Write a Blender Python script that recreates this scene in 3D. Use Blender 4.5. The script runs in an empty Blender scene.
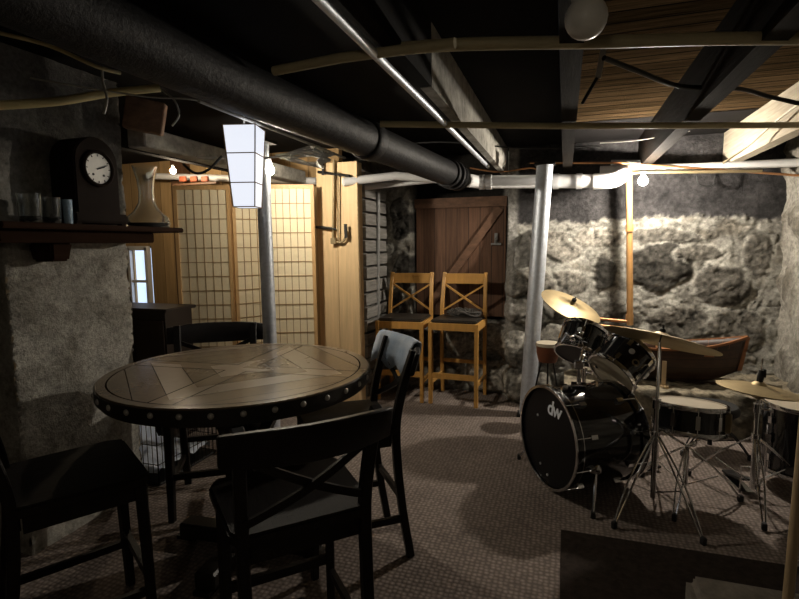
import bpy, bmesh, math, random
from mathutils import Vector, Matrix, Euler, noise
random.seed(7)
PI = math.pi
SC = bpy.context.scene
COL = SC.collection

# ------------------------------------------------------------------ camera
HC, FPX = 1.48, 505.0
YAW, PITCH, ROLL = 0.316, 0.108, 0.010
FW = Vector((-math.sin(YAW)*math.cos(PITCH), math.cos(YAW)*math.cos(PITCH), -math.sin(PITCH)))
R0 = Vector((math.cos(YAW), math.sin(YAW), 0)); U0 = R0.cross(FW)
RT = R0*math.cos(ROLL) - U0*math.sin(ROLL)
UP = U0*math.cos(ROLL) + R0*math.sin(ROLL)
CAM = Vector((0, 0, HC))
cd = bpy.data.cameras.new('camera'); cam = bpy.data.objects.new('camera', cd); COL.objects.link(cam)
cd.sensor_fit = 'HORIZONTAL'; cd.sensor_width = 36; cd.lens = 36*FPX/799; cd.clip_start = .02
M = Matrix((RT, UP, -FW)).transposed().to_4x4(); M.translation = CAM
cam.matrix_world = M
SC.camera = cam
def ray(u, v): return FW + (u-399.5)/FPX*RT - (v-299.5)/FPX*UP
def atd(u, v, d): return CAM + ray(u, v)*d                    # at a distance along the view
def aty(u, v, Y): r = ray(u, v); return CAM + r*(Y/r.y)       # on the plane y = Y
def atx(u, v, X): r = ray(u, v); return CAM + r*(X/r.x)
def atg(u, v, Z=0): r = ray(u, v); return CAM + r*((Z-HC)/r.z)

# ------------------------------------------------------------------ materials
def mat(name, col, rough=.6, metal=0, noise_amt=.0, scale=8, bump=0, bscale=None, col2=None, spec=.5,
        stretch=(1, 1, 1), trans=0, ior=1.45, emit=None, estr=0, attr=None, detail=6, coat=0, nodes=None):
    m = bpy.data.materials.new(name); m.use_nodes = True
    nt = m.node_tree; b = nt.nodes['Principled BSDF']
    b.inputs['Base Color'].default_value = (*col, 1); b.inputs['Roughness'].default_value = rough
    b.inputs['Metallic'].default_value = metal; b.inputs['Specular IOR Level'].default_value = spec
    b.inputs['Transmission Weight'].default_value = trans; b.inputs['IOR'].default_value = ior
    b.inputs['Coat Weight'].default_value = coat
    if emit:
        b.inputs['Emission Color'].default_value = (*emit, 1); b.inputs['Emission Strength'].default_value = estr
    L = nt.links
    tc = nt.nodes.new('ShaderNodeTexCoord'); mp = nt.nodes.new('ShaderNodeMapping')
    L.new(tc.outputs['Object'], mp.inputs[0]); mp.inputs['Scale'].default_value = stretch
    src = None
    if attr:
        a = nt.nodes.new('ShaderNodeVertexColor'); a.layer_name = attr; src = a.outputs[0]
    if noise_amt or col2:
        n = nt.nodes.new('ShaderNodeTexNoise'); n.inputs['Scale'].default_value = scale; n.inputs['Detail'].default_value = detail
        n.inputs['Roughness'].default_value = .65
        L.new(mp.outputs[0], n.inputs['Vector'])
        cr = nt.nodes.new('ShaderNodeMapRange'); cr.inputs[1].default_value = .3; cr.inputs[2].default_value = .7
        L.new(n.outputs[0], cr.inputs[0])
        mx = nt.nodes.new('ShaderNodeMix'); mx.data_type = 'RGBA'
        c2 = col2 or tuple(c*(1-noise_amt) for c in col)
        if src is not None:
            mx.blend_type = 'MULTIPLY'; mx.inputs[0].default_value = 1
            m2 = nt.nodes.new('ShaderNodeMix'); m2.data_type = 'RGBA'
            m2.inputs[6].default_value = (1-noise_amt,)*3 + (1,); m2.inputs[7].default_value = (1+noise_amt*.6,)*3 + (1,)
            L.new(cr.outputs[0], m2.inputs[0]); L.new(src, mx.inputs[6]); L.new(m2.outputs[2], mx.inputs[7])
        else:
            mx.inputs[6].default_value = (*c2, 1); mx.inputs[7].default_value = (*col, 1)
            L.new(cr.outputs[0], mx.inputs[0])
        src = mx.outputs[2]
    if nodes: src = nodes(nt, mp, src) or src
    if src is not None: L.new(src, b.inputs['Base Color'])
    if bump:
        n2 = nt.nodes.new('ShaderNodeTexNoise'); n2.inputs['Scale'].default_value = bscale or scale; n2.inputs['Detail'].default_value = 8
        n2.inputs['Roughness'].default_value = .7
        L.new(mp.outputs[0], n2.inputs['Vector'])
        bp = nt.nodes.new('ShaderNodeBump'); bp.inputs['Strength'].default_value = 1; bp.inputs['Distance'].default_value = bump
        L.new(n2.outputs[0], bp.inputs['Height']); L.new(bp.outputs[0], b.inputs['Normal'])
    return m

def mnode(nt, op, a, b=None, c=None):
    n = nt.nodes.new('ShaderNodeMath'); n.operation = op
    for i, x in enumerate((a, b, c)):
        if x is None: continue
        if isinstance(x, (int, float)): n.inputs[i].default_value = x
        else: nt.links.new(x, n.inputs[i])
    return n.outputs[0]
def mixc(nt, f, a, b):
    n = nt.nodes.new('ShaderNodeMix'); n.data_type = 'RGBA'
    for i, x in ((0, f), (6, a), (7, b)):
        if isinstance(x, tuple): n.inputs[i].default_value = (*x, 1)
        elif isinstance(x, (int, float)): n.inputs[i].default_value = x
        else: nt.links.new(x, n.inputs[i])
    return n.outputs[2]
def planks(axis, w, gap=.004, dark=(.01, .008, .006), var=.35):
    """board joints along one object axis, each board a slightly different tone"""
    def f(nt, mp, src):
        sx = nt.nodes.new('ShaderNodeSeparateXYZ'); nt.links.new(mp.outputs[0], sx.inputs[0])
        s0 = mp.inputs['Scale'].default_value[axis]
        x = mnode(nt, 'DIVIDE', sx.outputs[axis], w*s0)
        fl = mnode(nt, 'FLOOR', x); fr = mnode(nt, 'FRACT', x)
        wn = nt.nodes.new('ShaderNodeTexWhiteNoise'); wn.noise_dimensions = '1D'; nt.links.new(fl, wn.inputs['W'])
        t = mnode(nt, 'MULTIPLY_ADD', wn.outputs[0], var, 1-var)
        sc = nt.nodes.new('ShaderNodeVectorMath'); sc.operation = 'SCALE'
        nt.links.new(src, sc.inputs[0]); nt.links.new(t, sc.inputs['Scale'])
        return mixc(nt, mnode(nt, 'LESS_THAN', fr, gap/w), sc.outputs[0], dark)
    return f
def tabletop_nodes(nt, mp, src):
    sx = nt.nodes.new('ShaderNodeSeparateXYZ'); nt.links.new(mp.outputs[0], sx.inputs[0])
    x, y = sx.outputs[0], sx.outputs[1]
    ax, ay = mnode(nt, 'ABSOLUTE', x), mnode(nt, 'ABSOLUTE', y)
    mn = mnode(nt, 'MINIMUM', ax, ay)
    band = mnode(nt, 'LESS_THAN', mn, .055)
    d = mnode(nt, 'ADD', ax, ay)
    fr = mnode(nt, 'FRACT', mnode(nt, 'DIVIDE', d, .17))
    fl = mnode(nt, 'FLOOR', mnode(nt, 'DIVIDE', d, .17))
    sg = mnode(nt, 'ADD', mnode(nt, 'MULTIPLY', mnode(nt, 'SIGN', x), 3.1), mnode(nt, 'SIGN', y))
    wn = nt.nodes.new('ShaderNodeTexWhiteNoise'); wn.noise_dimensions = '1D'
    nt.links.new(mnode(nt, 'ADD', fl, mnode(nt, 'MULTIPLY', sg, 7.3)), wn.inputs['W'])
    rad = mnode(nt, 'SQRT', mnode(nt, 'ADD', mnode(nt, 'MULTIPLY', x, x), mnode(nt, 'MULTIPLY', y, y)))
    ring = mnode(nt, 'GREATER_THAN', rad, .565)
    g1 = mnode(nt, 'LESS_THAN', fr, .03)
    g2 = mnode(nt, 'LESS_THAN', mnode(nt, 'ABSOLUTE', mnode(nt, 'SUBTRACT', mn, .055)), .0035)
    g3 = mnode(nt, 'LESS_THAN', mnode(nt, 'ABSOLUTE', mnode(nt, 'SUBTRACT', rad, .565)), .0035)
    inner = mnode(nt, 'SUBTRACT', 1, ring)
    gr = mnode(nt, 'MAXIMUM', mnode(nt, 'MULTIPLY', g1, mnode(nt, 'MULTIPLY', inner, mnode(nt, 'SUBTRACT', 1, band))), g3)
    gr = mnode(nt, 'MAXIMUM', gr, mnode(nt, 'MULTIPLY', g2, inner))
    t = mnode(nt, 'MULTIPLY_ADD', wn.outputs[0], .45, .7)
    t = mnode(nt, 'ADD', t, mnode(nt, 'MULTIPLY', mnode(nt, 'MULTIPLY', band, inner), .25))
    sc = nt.nodes.new('ShaderNodeVectorMath'); sc.operation = 'SCALE'
    nt.links.new(src, sc.inputs[0]); nt.links.new(t, sc.inputs['Scale'])
    b = nt.nodes['Principled BSDF']
    gn = nt.nodes.new('ShaderNodeTexNoise'); gn.inputs['Scale'].default_value = 26; gn.inputs['Detail'].default_value = 8; nt.links.new(mp.outputs[0], gn.inputs['Vector'])
    ro = mnode(nt, 'ADD', mnode(nt, 'MULTIPLY_ADD', wn.outputs[0], .12, .17), mnode(nt, 'MULTIPLY', gn.outputs[0], .08))
    nt.links.new(mnode(nt, 'ADD', ro, mnode(nt, 'MULTIPLY', gr, .5)), b.inputs['Roughness'])
    nt.links.new(mnode(nt, 'MULTIPLY', mnode(nt, 'SUBTRACT', 1, gr), mnode(nt, 'MULTIPLY_ADD', wn.outputs[0], .35, .25)), b.inputs['Specular IOR Level'])
    return mixc(nt, gr, sc.outputs[0], (.012, .009, .007))
def carpet_nodes(nt, mp, src):
    """looped berber weave: rows of small bumps"""
    v = nt.nodes.new('ShaderNodeTexVoronoi'); v.inputs['Scale'].default_value = 42; v.inputs['Randomness'].default_value = .35
    nt.links.new(mp.outputs[0], v.inputs['Vector'])
    f = nt.nodes.new('ShaderNodeMapRange'); f.inputs[1].default_value = .1; f.inputs[2].default_value = .55
    f.inputs[3].default_value = 1.15; f.inputs[4].default_value = .55
    nt.links.new(v.outputs['Distance'], f.inputs[0])
    sc = nt.nodes.new('ShaderNodeVectorMath'); sc.operation = 'SCALE'
    nt.links.new(src, sc.inputs[0]); nt.links.new(f.outputs[0], sc.inputs['Scale'])
    bp = nt.nodes.new('ShaderNodeBump'); bp.inputs['Distance'].default_value = .006; bp.invert = True
    nt.links.new(v.outputs['Distance'], bp.inputs['Height'])
    nt.links.new(bp.outputs[0], nt.nodes['Principled BSDF'].inputs['Normal'])
    return sc.outputs[0]

MT = {}
MT['carpet'] = mat('carpet', (.325, .268, .235), .95, noise_amt=.3, scale=3, nodes=carpet_nodes, spec=.1)
MT['rug'] = mat('rug', (.045, .034, .028), .95, noise_amt=.5, scale=30, bump=.004, bscale=160, spec=.1)
MT['stone'] = mat('stone', (1, 1, 1), .9, noise_amt=.5, scale=30, bump=.014, bscale=40, attr='Col', spec=.25)
MT['plaster'] = mat('plaster', (1, 1, 1), .9, noise_amt=.4, scale=42, bump=.014, bscale=60, attr='Col', spec=.2)
MT['ledge'] = mat('ledge', (.27, .235, .17), .9, noise_amt=.4, scale=10, bump=.012, bscale=24, spec=.2)
MT['shaded_board'] = mat('shaded_board', (.010, .009, .009), .9, noise_amt=.4, scale=6, spec=.1)  # near-black stands in for shade on overhead boards and joists
MT['ceil'] = mat('ceil', (.14, .092, .048), .85, noise_amt=.75, scale=6, stretch=(.6, 8, 1), nodes=planks(1, .115, .012, var=.6), bump=.012, bscale=14, spec=0)
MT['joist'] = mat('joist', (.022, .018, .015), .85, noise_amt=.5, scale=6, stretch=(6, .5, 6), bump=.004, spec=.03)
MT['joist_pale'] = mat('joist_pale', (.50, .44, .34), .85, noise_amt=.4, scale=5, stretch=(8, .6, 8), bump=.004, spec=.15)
MT['joist_white'] = mat('joist_white', (.50, .48, .43), .9, noise_amt=.6, scale=12, bump=.006, bscale=30, spec=.15)
MT['pine'] = mat('pine', (.78, .56, .31), .55, noise_amt=.28, scale=4, stretch=(9, 9, .5), spec=.3)
MT['pine_wall'] = mat('pine_wall', (.66, .44, .21), .6, noise_amt=.3, scale=4, stretch=(9, 9, .5), nodes=planks(0, .2, .004), spec=.3)
MT['brown_post'] = mat('brown_post', (.12, .06, .03), .6, noise_amt=.4, scale=4, stretch=(9, 9, .5))
MT['frame'] = mat('frame', (.60, .37, .16), .5, noise_amt=.25, scale=5, stretch=(9, 9, .6))
MT['lattice'] = mat('lattice', (.36, .23, .11), .6, noise_amt=.2, scale=9)
MT['paper'] = mat('paper', (.82, .71, .49), .8, noise_amt=.08, scale=60, spec=.1)
MT['slat'] = mat('slat', (.34, .325, .30), .85, noise_amt=.5, scale=6, stretch=(8, .7, 8), bump=.004, spec=.2)
MT['door'] = mat('door', (.19, .10, .06), .65, noise_amt=.5, scale=5, stretch=(9, 9, .5), bump=.003, nodes=planks(0, .118, .005), spec=.3)
MT['door_plain'] = mat('door_plain', (.20, .11, .068), .65, noise_amt=.5, scale=5, stretch=(2, 9, 4), bump=.003, spec=.3)
MT['iron'] = mat('iron', (.025, .024, .023), .5, .6, noise_amt=.3, scale=20)
MT['black_pipe'] = mat('black_pipe', (.020, .020, .022), .52, 0, noise_amt=.6, scale=22, bump=.006, bscale=30, spec=.3)
MT['pvc'] = mat('pvc', (.74, .74, .74), .35, noise_amt=.15, scale=6, spec=.5)
MT['grey_pipe'] = mat('grey_pipe', (.33, .33, .32), .5, .2, noise_amt=.3, scale=10)
MT['pex'] = mat('pex', (.50, .43, .26), .5, noise_amt=.25, scale=8)
MT['pex_yellow'] = mat('pex_yellow', (.72, .60, .30), .5, noise_amt=.2, scale=8)
MT['steel'] = mat('steel', (.74, .79, .87), .45, .6, noise_amt=.25, scale=30, bump=.002, bscale=60)
MT['copper'] = mat('copper', (.55, .27, .12), .4, .7, noise_amt=.35, scale=10)
MT['tan_pipe'] = mat('tan_pipe', (.50, .27, .10), .5, .3, noise_amt=.3, scale=8)
MT['brass'] = mat('brass', (.32, .25, .14), .5, .5, noise_amt=.3, scale=12)
MT['chrome'] = mat('chrome', (.75, .75, .76), .14, 1, noise_amt=.08, scale=30)
MT['cymbal'] = mat('cymbal', (.40, .31, .165), .5, .8, noise_amt=.25, scale=9)
MT['drum_black'] = mat('drum_black', (.008, .008, .009), .12, 0, noise_amt=.3, scale=30, spec=.6, coat=.5)
MT['head_black'] = mat('head_black', (.006, .006, .007), .4, spec=.25, noise_amt=.3, scale=20)
MT['head_white'] = mat('head_white', (.46, .40, .30), .6, noise_amt=.12, scale=12)
MT['rubber'] = mat('rubber', (.012, .012, .012), .7, noise_amt=.2, scale=30)
MT['logo'] = mat('logo', (.80, .84, .90), .5, noise_amt=.03, scale=30)
MT['badge'] = mat('badge', (.70, .72, .74), .35, .5, noise_amt=.3, scale=60)
MT['wood_red'] = mat('wood_red', (.16, .05, .02), .45, noise_amt=.4, scale=7)
MT['chair'] = mat('chair', (.014, .011, .0095), .45, noise_amt=.4, scale=7, stretch=(3, 3, 1), bump=.001, spec=.28)
MT['chair_seat'] = mat('chair_seat', (.018, .014, .0115), .62, noise_amt=.5, scale=6, stretch=(7, 1, 1), bump=.002, spec=.2)
MT['tabletop'] = mat('tabletop', (.17, .13, .09), .23, noise_amt=.16, scale=40, nodes=tabletop_nodes, spec=.6)
MT['table_dark'] = mat('table_dark', (.014, .011, .009), .45, noise_amt=.4, scale=9)
MT['nail'] = mat('nail', (.50, .48, .44), .4, .3, noise_amt=.2, scale=40)
MT['stool'] = mat('stool', (.60, .32, .085), .42, noise_amt=.25, scale=5, stretch=(6, 6, .8), spec=.4)
MT['stool_seat'] = mat('stool_seat', (.035, .03, .025), .5, noise_amt=.4, scale=12)
MT['twig'] = mat('twig', (.11, .10, .09), .8, noise_amt=.5, scale=20)
MT['cloth'] = mat('cloth', (.66, .71, .78), .8, col2=(.34, .45, .60), scale=9, bump=.003, bscale=30)
MT['boat'] = mat('boat', (.065, .030, .016), .5, noise_amt=.5, scale=6, stretch=(1, 6, 9), nodes=planks(2, .075, .004))
MT['boat_trim'] = mat('boat_trim', (.32, .13, .05), .5, noise_amt=.4, scale=8)
MT['shelf'] = mat('shelf', (.035, .018, .011), .75, noise_amt=.4, scale=5, stretch=(6, .6, 6), spec=.03)
MT['clock'] = mat('clock', (.018, .012, .009), .7, noise_amt=.4, scale=8, spec=.05)
MT['clock_face'] = mat('clock_face', (.72, .70, .63), .5, noise_amt=.1, scale=30)
MT['glass'] = mat('glass', (.92, .97, .98), .03, trans=.965, ior=1.45, noise_amt=.01, scale=3)
MT['blue_glass'] = mat('blue_glass', (.45, .62, .78), .25, trans=.35, noise_amt=.35, scale=90, bump=.004, bscale=90)
MT['wire'] = mat('wire', (.010, .010, .011), .5, .5, noise_amt=.2, scale=30)
MT['bedding'] = mat('bedding', (.72, .80, .95), .9, noise_amt=.18, scale=7, bump=.01, bscale=12, spec=.1)
MT['cabinet'] = mat('cabinet', (.022, .013, .009), .4, noise_amt=.4, scale=6)
MT['cable_white'] = mat('cable_white', (.58, .56, .50), .6, noise_amt=.2, scale=20)
MT['cable_black'] = mat('cable_black', (.010, .010, .010), .6, noise_amt=.2, scale=20)
MT['white_paint'] = mat('white_paint', (.75, .75, .74), .5, noise_amt=.1, scale=10)
MT['globe'] = mat('globe', (.80, .78, .72), .4, noise_amt=.12, scale=20)
MT['brick_red'] = mat('brick_red', (.35, .09, .04), .6, noise_amt=.3, scale=20)
MT['block'] = mat('block', (.30, .17, .10), .8, noise_amt=.5, scale=7, stretch=(1, 4, 4), bump=.004)
MT['grey_box'] = mat('grey_box', (.30, .27, .23), .95, noise_amt=.5, scale=16, bump=.012, bscale=30)
MT['stick'] = mat('stick', (.52, .38, .22), .6, noise_amt=.3, scale=5, stretch=(6, 6, .8))
def emat(name, col, s):
    return mat(name, (.9, .9, .9), .5, noise_amt=.02, emit=col, estr=s)
MT['bulb_right'] = emat('bulb_right', (1, .90, .76), 840)
MT['bulb_mid'] = emat('bulb_mid', (1, .89, .72), 470)
MT['bulb_left'] = emat('bulb_left', (1, .80, .55), 260)
MT['lantern'] = emat('lantern', (.86, .90, 1), .34)
MT['daylight'] = emat('daylight', (.55, .72, 1), .45)

# ------------------------------------------------------------------ mesh builder
class MB:
    def __init__(s): s.bm = bmesh.new(); s.bev = 0
    def _add(s, verts, faces):
        vs = [s.bm.verts.new(v) for v in verts]
        for f in faces:
            try: s.bm.faces.new([vs[i] for i in f])
            except ValueError: pass
        return s
    def box(s, c, size, rot=None, taper=1):
        hx, hy, hz = (q/2 for q in size); c = Vector(c)
        P = []
        for z, t in ((-hz, 1), (hz, taper)):
            for x, y in ((-hx, -hy), (hx, -hy), (hx, hy), (-hx, hy)): P.append(Vector((x*t, y*t, z)))
        if rot is not None:
            m = rot if isinstance(rot, Matrix) else Euler(rot).to_matrix()
            P = [m @ p for p in P]
        return s._add([p+c for p in P], [(3,2,1,0),(4,5,6,7),(0,1,5,4),(1,2,6,5),(2,3,7,6),(3,0,4,7)])
    def sweep(s, pts, prof, up=(0, 0, 1), closed=False, scales=None):
        """sweep a closed 2-D profile along a polyline"""
        pts = [Vector(p) for p in pts]; n = len(pts); up = Vector(up); rings = []
        for i, p in enumerate(pts):
            if closed: t = pts[(i+1) % n] - pts[i-1]
            else: t = pts[min(i+1, n-1)] - pts[max(i-1, 0)]
            t.normalize()
            a = t.cross(up)
            if a.length < 1e-3: a = t.cross(Vector((0, 1, 0)) if abs(t.y) < .9 else Vector((1, 0, 0)))
            a.normalize(); b = a.cross(t)
            k = scales[i] if scales else 1
            rings.append([p + a*x*k + b*y*k for x, y in prof])
        m = len(prof); V = [v for r in rings for v in r]; F = []
        for i in range(n if closed else n-1):
            j = (i+1) % n
            for q in range(m): F.append((i*m+q, i*m+(q+1) % m, j*m+(q+1) % m, j*m+q))
        if not closed: F += [tuple(range(m))[::-1], tuple((n-1)*m+q for q in range(m))]
        return s._add(V, F)
    def tube(s, pts, r, seg=10, up=(0, 0, 1), closed=False, scales=None):
        return s.sweep(pts, [(r*math.cos(2*PI*k/seg), r*math.sin(2*PI*k/seg)) for k in range(seg)], up, closed, scales)
    def bar(s, pts, w, h, up=(0, 0, 1), scales=None):
        return s.sweep(pts, [(-w/2, -h/2), (w/2, -h/2), (w/2, h/2), (-w/2, h/2)], up, False, scales)
    def lathe(s, prof, mtx=None, seg=32, closed=False):
        mtx = mtx or Matrix(); n = len(prof); V = []; F = []
        for k in range(seg):
            a = 2*PI*k/seg
            for r, z in prof: V.append(mtx @ Vector((r*math.cos(a), r*math.sin(a), z)))
        for k in range(seg):
            k2 = (k+1) % seg
            for i in range(n if closed else n-1):
                j = (i+1) % n
                F.append((k*n+i, k2*n+i, k2*n+j, k*n+j))
        s._add(V, F); bmesh.ops.remove_doubles(s.bm, verts=s.bm.verts[:], dist=1e-6) if not closed else None
        return s
    def ball(s, c, r, sub=2, scale=(1, 1, 1)):
        bmesh.ops.create_icosphere(s.bm, subdivisions=sub, radius=r, matrix=Matrix.Translation(c) @ Matrix.Diagonal((*scale, 1)))
        return s
    def bevel(s, w, seg=2): s.bev = (w, seg); return s
    def build(s, name, m, parent=None, world=False, smooth=True, angle=40):
        bmesh.ops.recalc_face_normals(s.bm, faces=s.bm.faces)
        if world and parent is not None: s.bm.transform(ROOT(parent).inverted())
        if s.bev:
            es = [e for e in s.bm.edges if len(e.link_faces) == 2 and e.calc_face_angle(0) > .6]
            bmesh.ops.bevel(s.bm, geom=es, offset=s.bev[0], segments=s.bev[1], affect='EDGES', clamp_overlap=True)
        me = bpy.data.meshes.new(name); s.bm.to_mesh(me); s.bm.free()
        o = bpy.data.objects.new(name, me); COL.objects.link(o)
        me.materials.append(MT[m] if isinstance(m, str) else m)
        if smooth:
            me.polygons.foreach_set('use_smooth', [True]*len(me.polygons))
            me.set_sharp_from_angle(angle=math.radians(angle))
        if parent is not None: o.parent = parent
        return o
MW = {}
def ROOT(o):
    while o.parent is not None: o = o.parent
    return MW.get(o.name, Matrix())
def tag(o, label, cat, group=None, kind=None):
    o['label'] = label; o['category'] = cat
    if group: o['group'] = group
    if kind: o['kind'] = kind
    return o
def thing(name, label, cat, loc=(0, 0, 0), rz=0, group=None):
    o = bpy.data.objects.new(name, None); COL.objects.link(o); o.empty_display_size = .1
    o.location = loc; o.rotation_euler = (0, 0, rz)
    MW[o.name] = Matrix.Translation(loc) @ Matrix.Rotation(rz, 4, 'Z')
    return tag(o, label, cat, group)
def kids(o): return [c for c in bpy.data.objects if c.parent == o]
def dup(root, label, loc, rz=0, group=None):
    def cp(o, par):
        c = o.copy(); COL.objects.link(c)
        if par is not None: c.parent = par
        for k in kids(o): cp(k, c)
        return c
    r = cp(root, None); r.location = loc; r.rotation_euler = (0, 0, rz); r['label'] = label
    MW[r.name] = Matrix.Translation(loc) @ Matrix.Rotation(rz, 4, 'Z')
    if group: r['group'] = group
    return r
def struct(o, label=None, cat=None):
    o['kind'] = 'structure'
    if label: o['label'] = label; o['category'] = cat
    return o
def frame_to(n, c, xhint=(1, 0, 0)):
    n = Vector(n).normalized(); x = Vector(xhint); x = (x - n*x.dot(n)).normalized(); y = n.cross(x)
    m = Matrix((x, y, n)).transposed().to_4x4(); m.translation = Vector(c); return m
def arc(p0, p1, sag, n=10):
    p0, p1 = Vector(p0), Vector(p1)
    return [p0.lerp(p1, i/n) + Vector((0, 0, -sag*4*(i/n)*(1-i/n))) for i in range(n+1)]
def smooth_pts(pts, k=5):
    pts = [Vector(p) for p in pts]; out = []
    for i in range(len(pts)-1):
        a, b, c, d = pts[max(i-1, 0)], pts[i], pts[i+1], pts[min(i+2, len(pts)-1)]
        for j in range(k):
            t = j/k
            out.append(.5*((2*b) + (c-a)*t + (2*a-5*b+4*c-d)*t*t + (3*b-a-3*c+d)*t**3))
    out.append(pts[-1]); return out
def relief(name, o, u, v, nu, nv, fn, m, parent=None):
    """a displaced grid; fn(a, b) -> (offset vector, colour)"""
    o, u, v = Vector(o), Vector(u), Vector(v)
    me = bpy.data.meshes.new(name); V = []; C_ = []
    for j in range(nv+1):
        for i in range(nu+1):
            p = o + u*(i/nu) + v*(j/nv); d, c = fn(p); V.append(p + d); C_.append(c)
    F = [(j*(nu+1)+i, j*(nu+1)+i+1, (j+1)*(nu+1)+i+1, (j+1)*(nu+1)+i) for j in range(nv) for i in range(nu)]
    me.from_pydata(V, [], F)
    ca = me.color_attributes.new('Col', 'FLOAT_COLOR', 'POINT')
    for k, c in enumerate(C_): ca.data[k].color = (*c, 1)
    me.polygons.foreach_set('use_smooth', [True]*len(F))
    ob = bpy.data.objects.new(name, me); COL.objects.link(ob); me.materials.append(MT[m])
    if parent: ob.parent = parent
    return ob
def fbm(p, s, oct=4): return noise.fractal(Vector(p)*s, 1.0, 2.0, oct)
def ss(a, b, x):
    t = max(0, min(1, (x-a)/(b-a))); return t*t*(3-2*t)
def lerp3(a, b, t): return tuple(x+(y-x)*t for x, y in zip(a, b))

# ------------------------------------------------------------------ the setting
YB = 5.05      # face of the back wall
fl = MB().box((-1.6, 1.85, -.05), (6.9, 7.1, .1)).build('floor', 'carpet', smooth=False); struct(fl, 'grey woven loop carpet over the basement floor', 'floor')

MORT, PALE, DARK, TAR = (.235, .225, .20), (.36, .35, .31), (.055, .047, .038), (.040, .038, .039)
stones = [  # x, z, half width, half height, tone, bulge
    (.80, 1.27, .27, .24, .05, .08), (.36, 1.20, .12, .19, .045, .07), (.36, 1.50, .07, .06, .05, .04), (.95, 1.52, .2, .045, .11, .03), (1.22, 1.24, .07, .035, .04, .03), (1.42, 1.05, .12, .13, .05, .05), (1.5, 1.5, .06, .1, .3, .02), (-.05, 1.45, .20, .14, .22, .05), (.05, 1.12, .16, .13, .20, .05),
    (1.12, 1.38, .20, .09, .13, .04), (1.30, 1.10, .24, .18, .10, .06), (1.55, 1.35, .12, .2, .14, .04), (1.0, .75, .28, .18, .13, .05),
    (.42, .75, .26, .2, .12, .06), (1.45, .72, .22, .2, .15, .05), (.30, 1.52, .26, .1, .24, .03), (.78, 1.55, .26, .06, .15, .03),
    (-.32, 1.38, .13, .24, .06, .12), (-.30, 1.10, .24, .15, .17, .16), (-.33, .84, .26, .12, .13, .18), (-.42, .52, .20, .19, .17, .2),
    (-.12, .62, .22, .16, .14, .18), (-.30, .2, .26, .17, .2, .2), (-.05, .9, .16, .12, .09, .14),
    (-1.35, .45, .22, .19, .10, .10), (-.98, .5, .17, .16, .22, .12), (-.66, .56, .19, .14, .34, .12), (-.7, .2, .25, .18, .36, .12), (-1.2, .15, .26, .13, .15, .1),
    (-1.62, 1.72, .12, .24, .05, .05), (-1.58, 1.2, .11, .22, .06, .05), (-1.68, .8, .14, .2, .09, .05), (-1.56, .4, .14, .2, .07, .05)]
def wall_fn(p):
    x, z = p.x, p.z
    w = Vector((x + .05*fbm((x, 0, z), 5), 0, z + .045*fbm((x+9, 3, z), 5)))
    n = fbm((x, 0, z), 5); n2 = fbm((x+40, 0, z), 24, 5)
    d = .022*n + .008*n2
    base = lerp3(MORT, PALE, ss(-.4, .6, n + .3*n2))
    base = lerp3(base, (.14, .125, .10), .8*ss(.05, .55, fbm((x+20, 5, z), 4.2)))
    c = base; best = 0
    for sx, sz, rx, rz, tone, bl in stones:
        e = ((w.x-sx)/rx)**2 + ((w.z-sz)/rz)**2
        if e < 1.5:
            k = 1 - ss(.72, 1.02, e); rim = ss(.85, 1.05, e)*(1-ss(1.1, 1.45, e)); c = lerp3(c, PALE, .7*rim)
            d += bl*(.45 if x > .15 else .8)*k*(.6+.4*(1-min(e, 1)))
            t = tone*(1 + .7*n2 + .4*n)
            c = lerp3(c, (t, t*.93, t*.80), k)
    cell = noise.voronoi(Vector((x*2.6, 4, z*3.2)))[0]
    edge = ss(.0, .16, cell[1]-cell[0]); d += .008*edge
    c = lerp3(tuple(q*1.12 for q in c), c, edge)
    cr = 1-ss(.0, .07, abs(fbm((x+31, 2, z*1.5), 3.4))); c = tuple(q*(1-.45*cr) for q in c); d -= .012*cr
    top = 1.655 + .04*n + .02*n2
    k = ss(top, top+.04, z) * ss(-.62, -.42, x)
    c = lerp3(c, tuple(q*(1+.4*n2+.5*n) for q in TAR), k); d = d*(1-.75*k) - .03*k
    off = 0
    if -1.52 < x < -.54 and z > .70: off = -.22; c = (.02, .018, .016); d = 0
    # grey mortared jamb right of the door
    j = ss(-.62, -.56, x) * (1-ss(-.47, -.42, x)) * ss(.62, .75, z)
    c = lerp3(c, (.30, .29, .27), j*.9)
    # stones under the door and the pile right of it stand forward
    off += .07*(1-ss(.62, .74, z))*ss(-1.7, -1.5, x)*(1-ss(-.6, -.5, x))
    off += (.22*(1-ss(1.15, 1.6, z)) + .10*(1-ss(.5, .9, z))) * ss(-.60, -.46, x) * (1-ss(.02, .25, x))
    return Vector((0, -(d+off), 0)), tuple(max(.004, q) for q in c)
wb = relief('wall_back', (-2.4, YB, 0), (4.2, 0, 0), (0, 0, 2.42), 340, 196, wall_fn, 'stone')
struct(wb, 'old fieldstone basement wall at the back with pale mortar and a tarred top band', 'wall')
def wallr_fn(p):
    y, z = p.y, p.z
    n = fbm((3, y, z), 4); n2 = fbm((7, y, z), 15)
    c = lerp3((.33, .31, .27), (.15, .135, .11), ss(-.1, .5, n+.5*n2))
    return Vector((-(.05*n+.015*n2), 0, 0)), c
struct(relief('wall_right', (1.74, 5.2, 0), (0, -6.8, 0), (0, 0, 2.42), 170, 60, wallr_fn, 'stone'), 'rough mortared stone wall on the right', 'wall')
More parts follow.
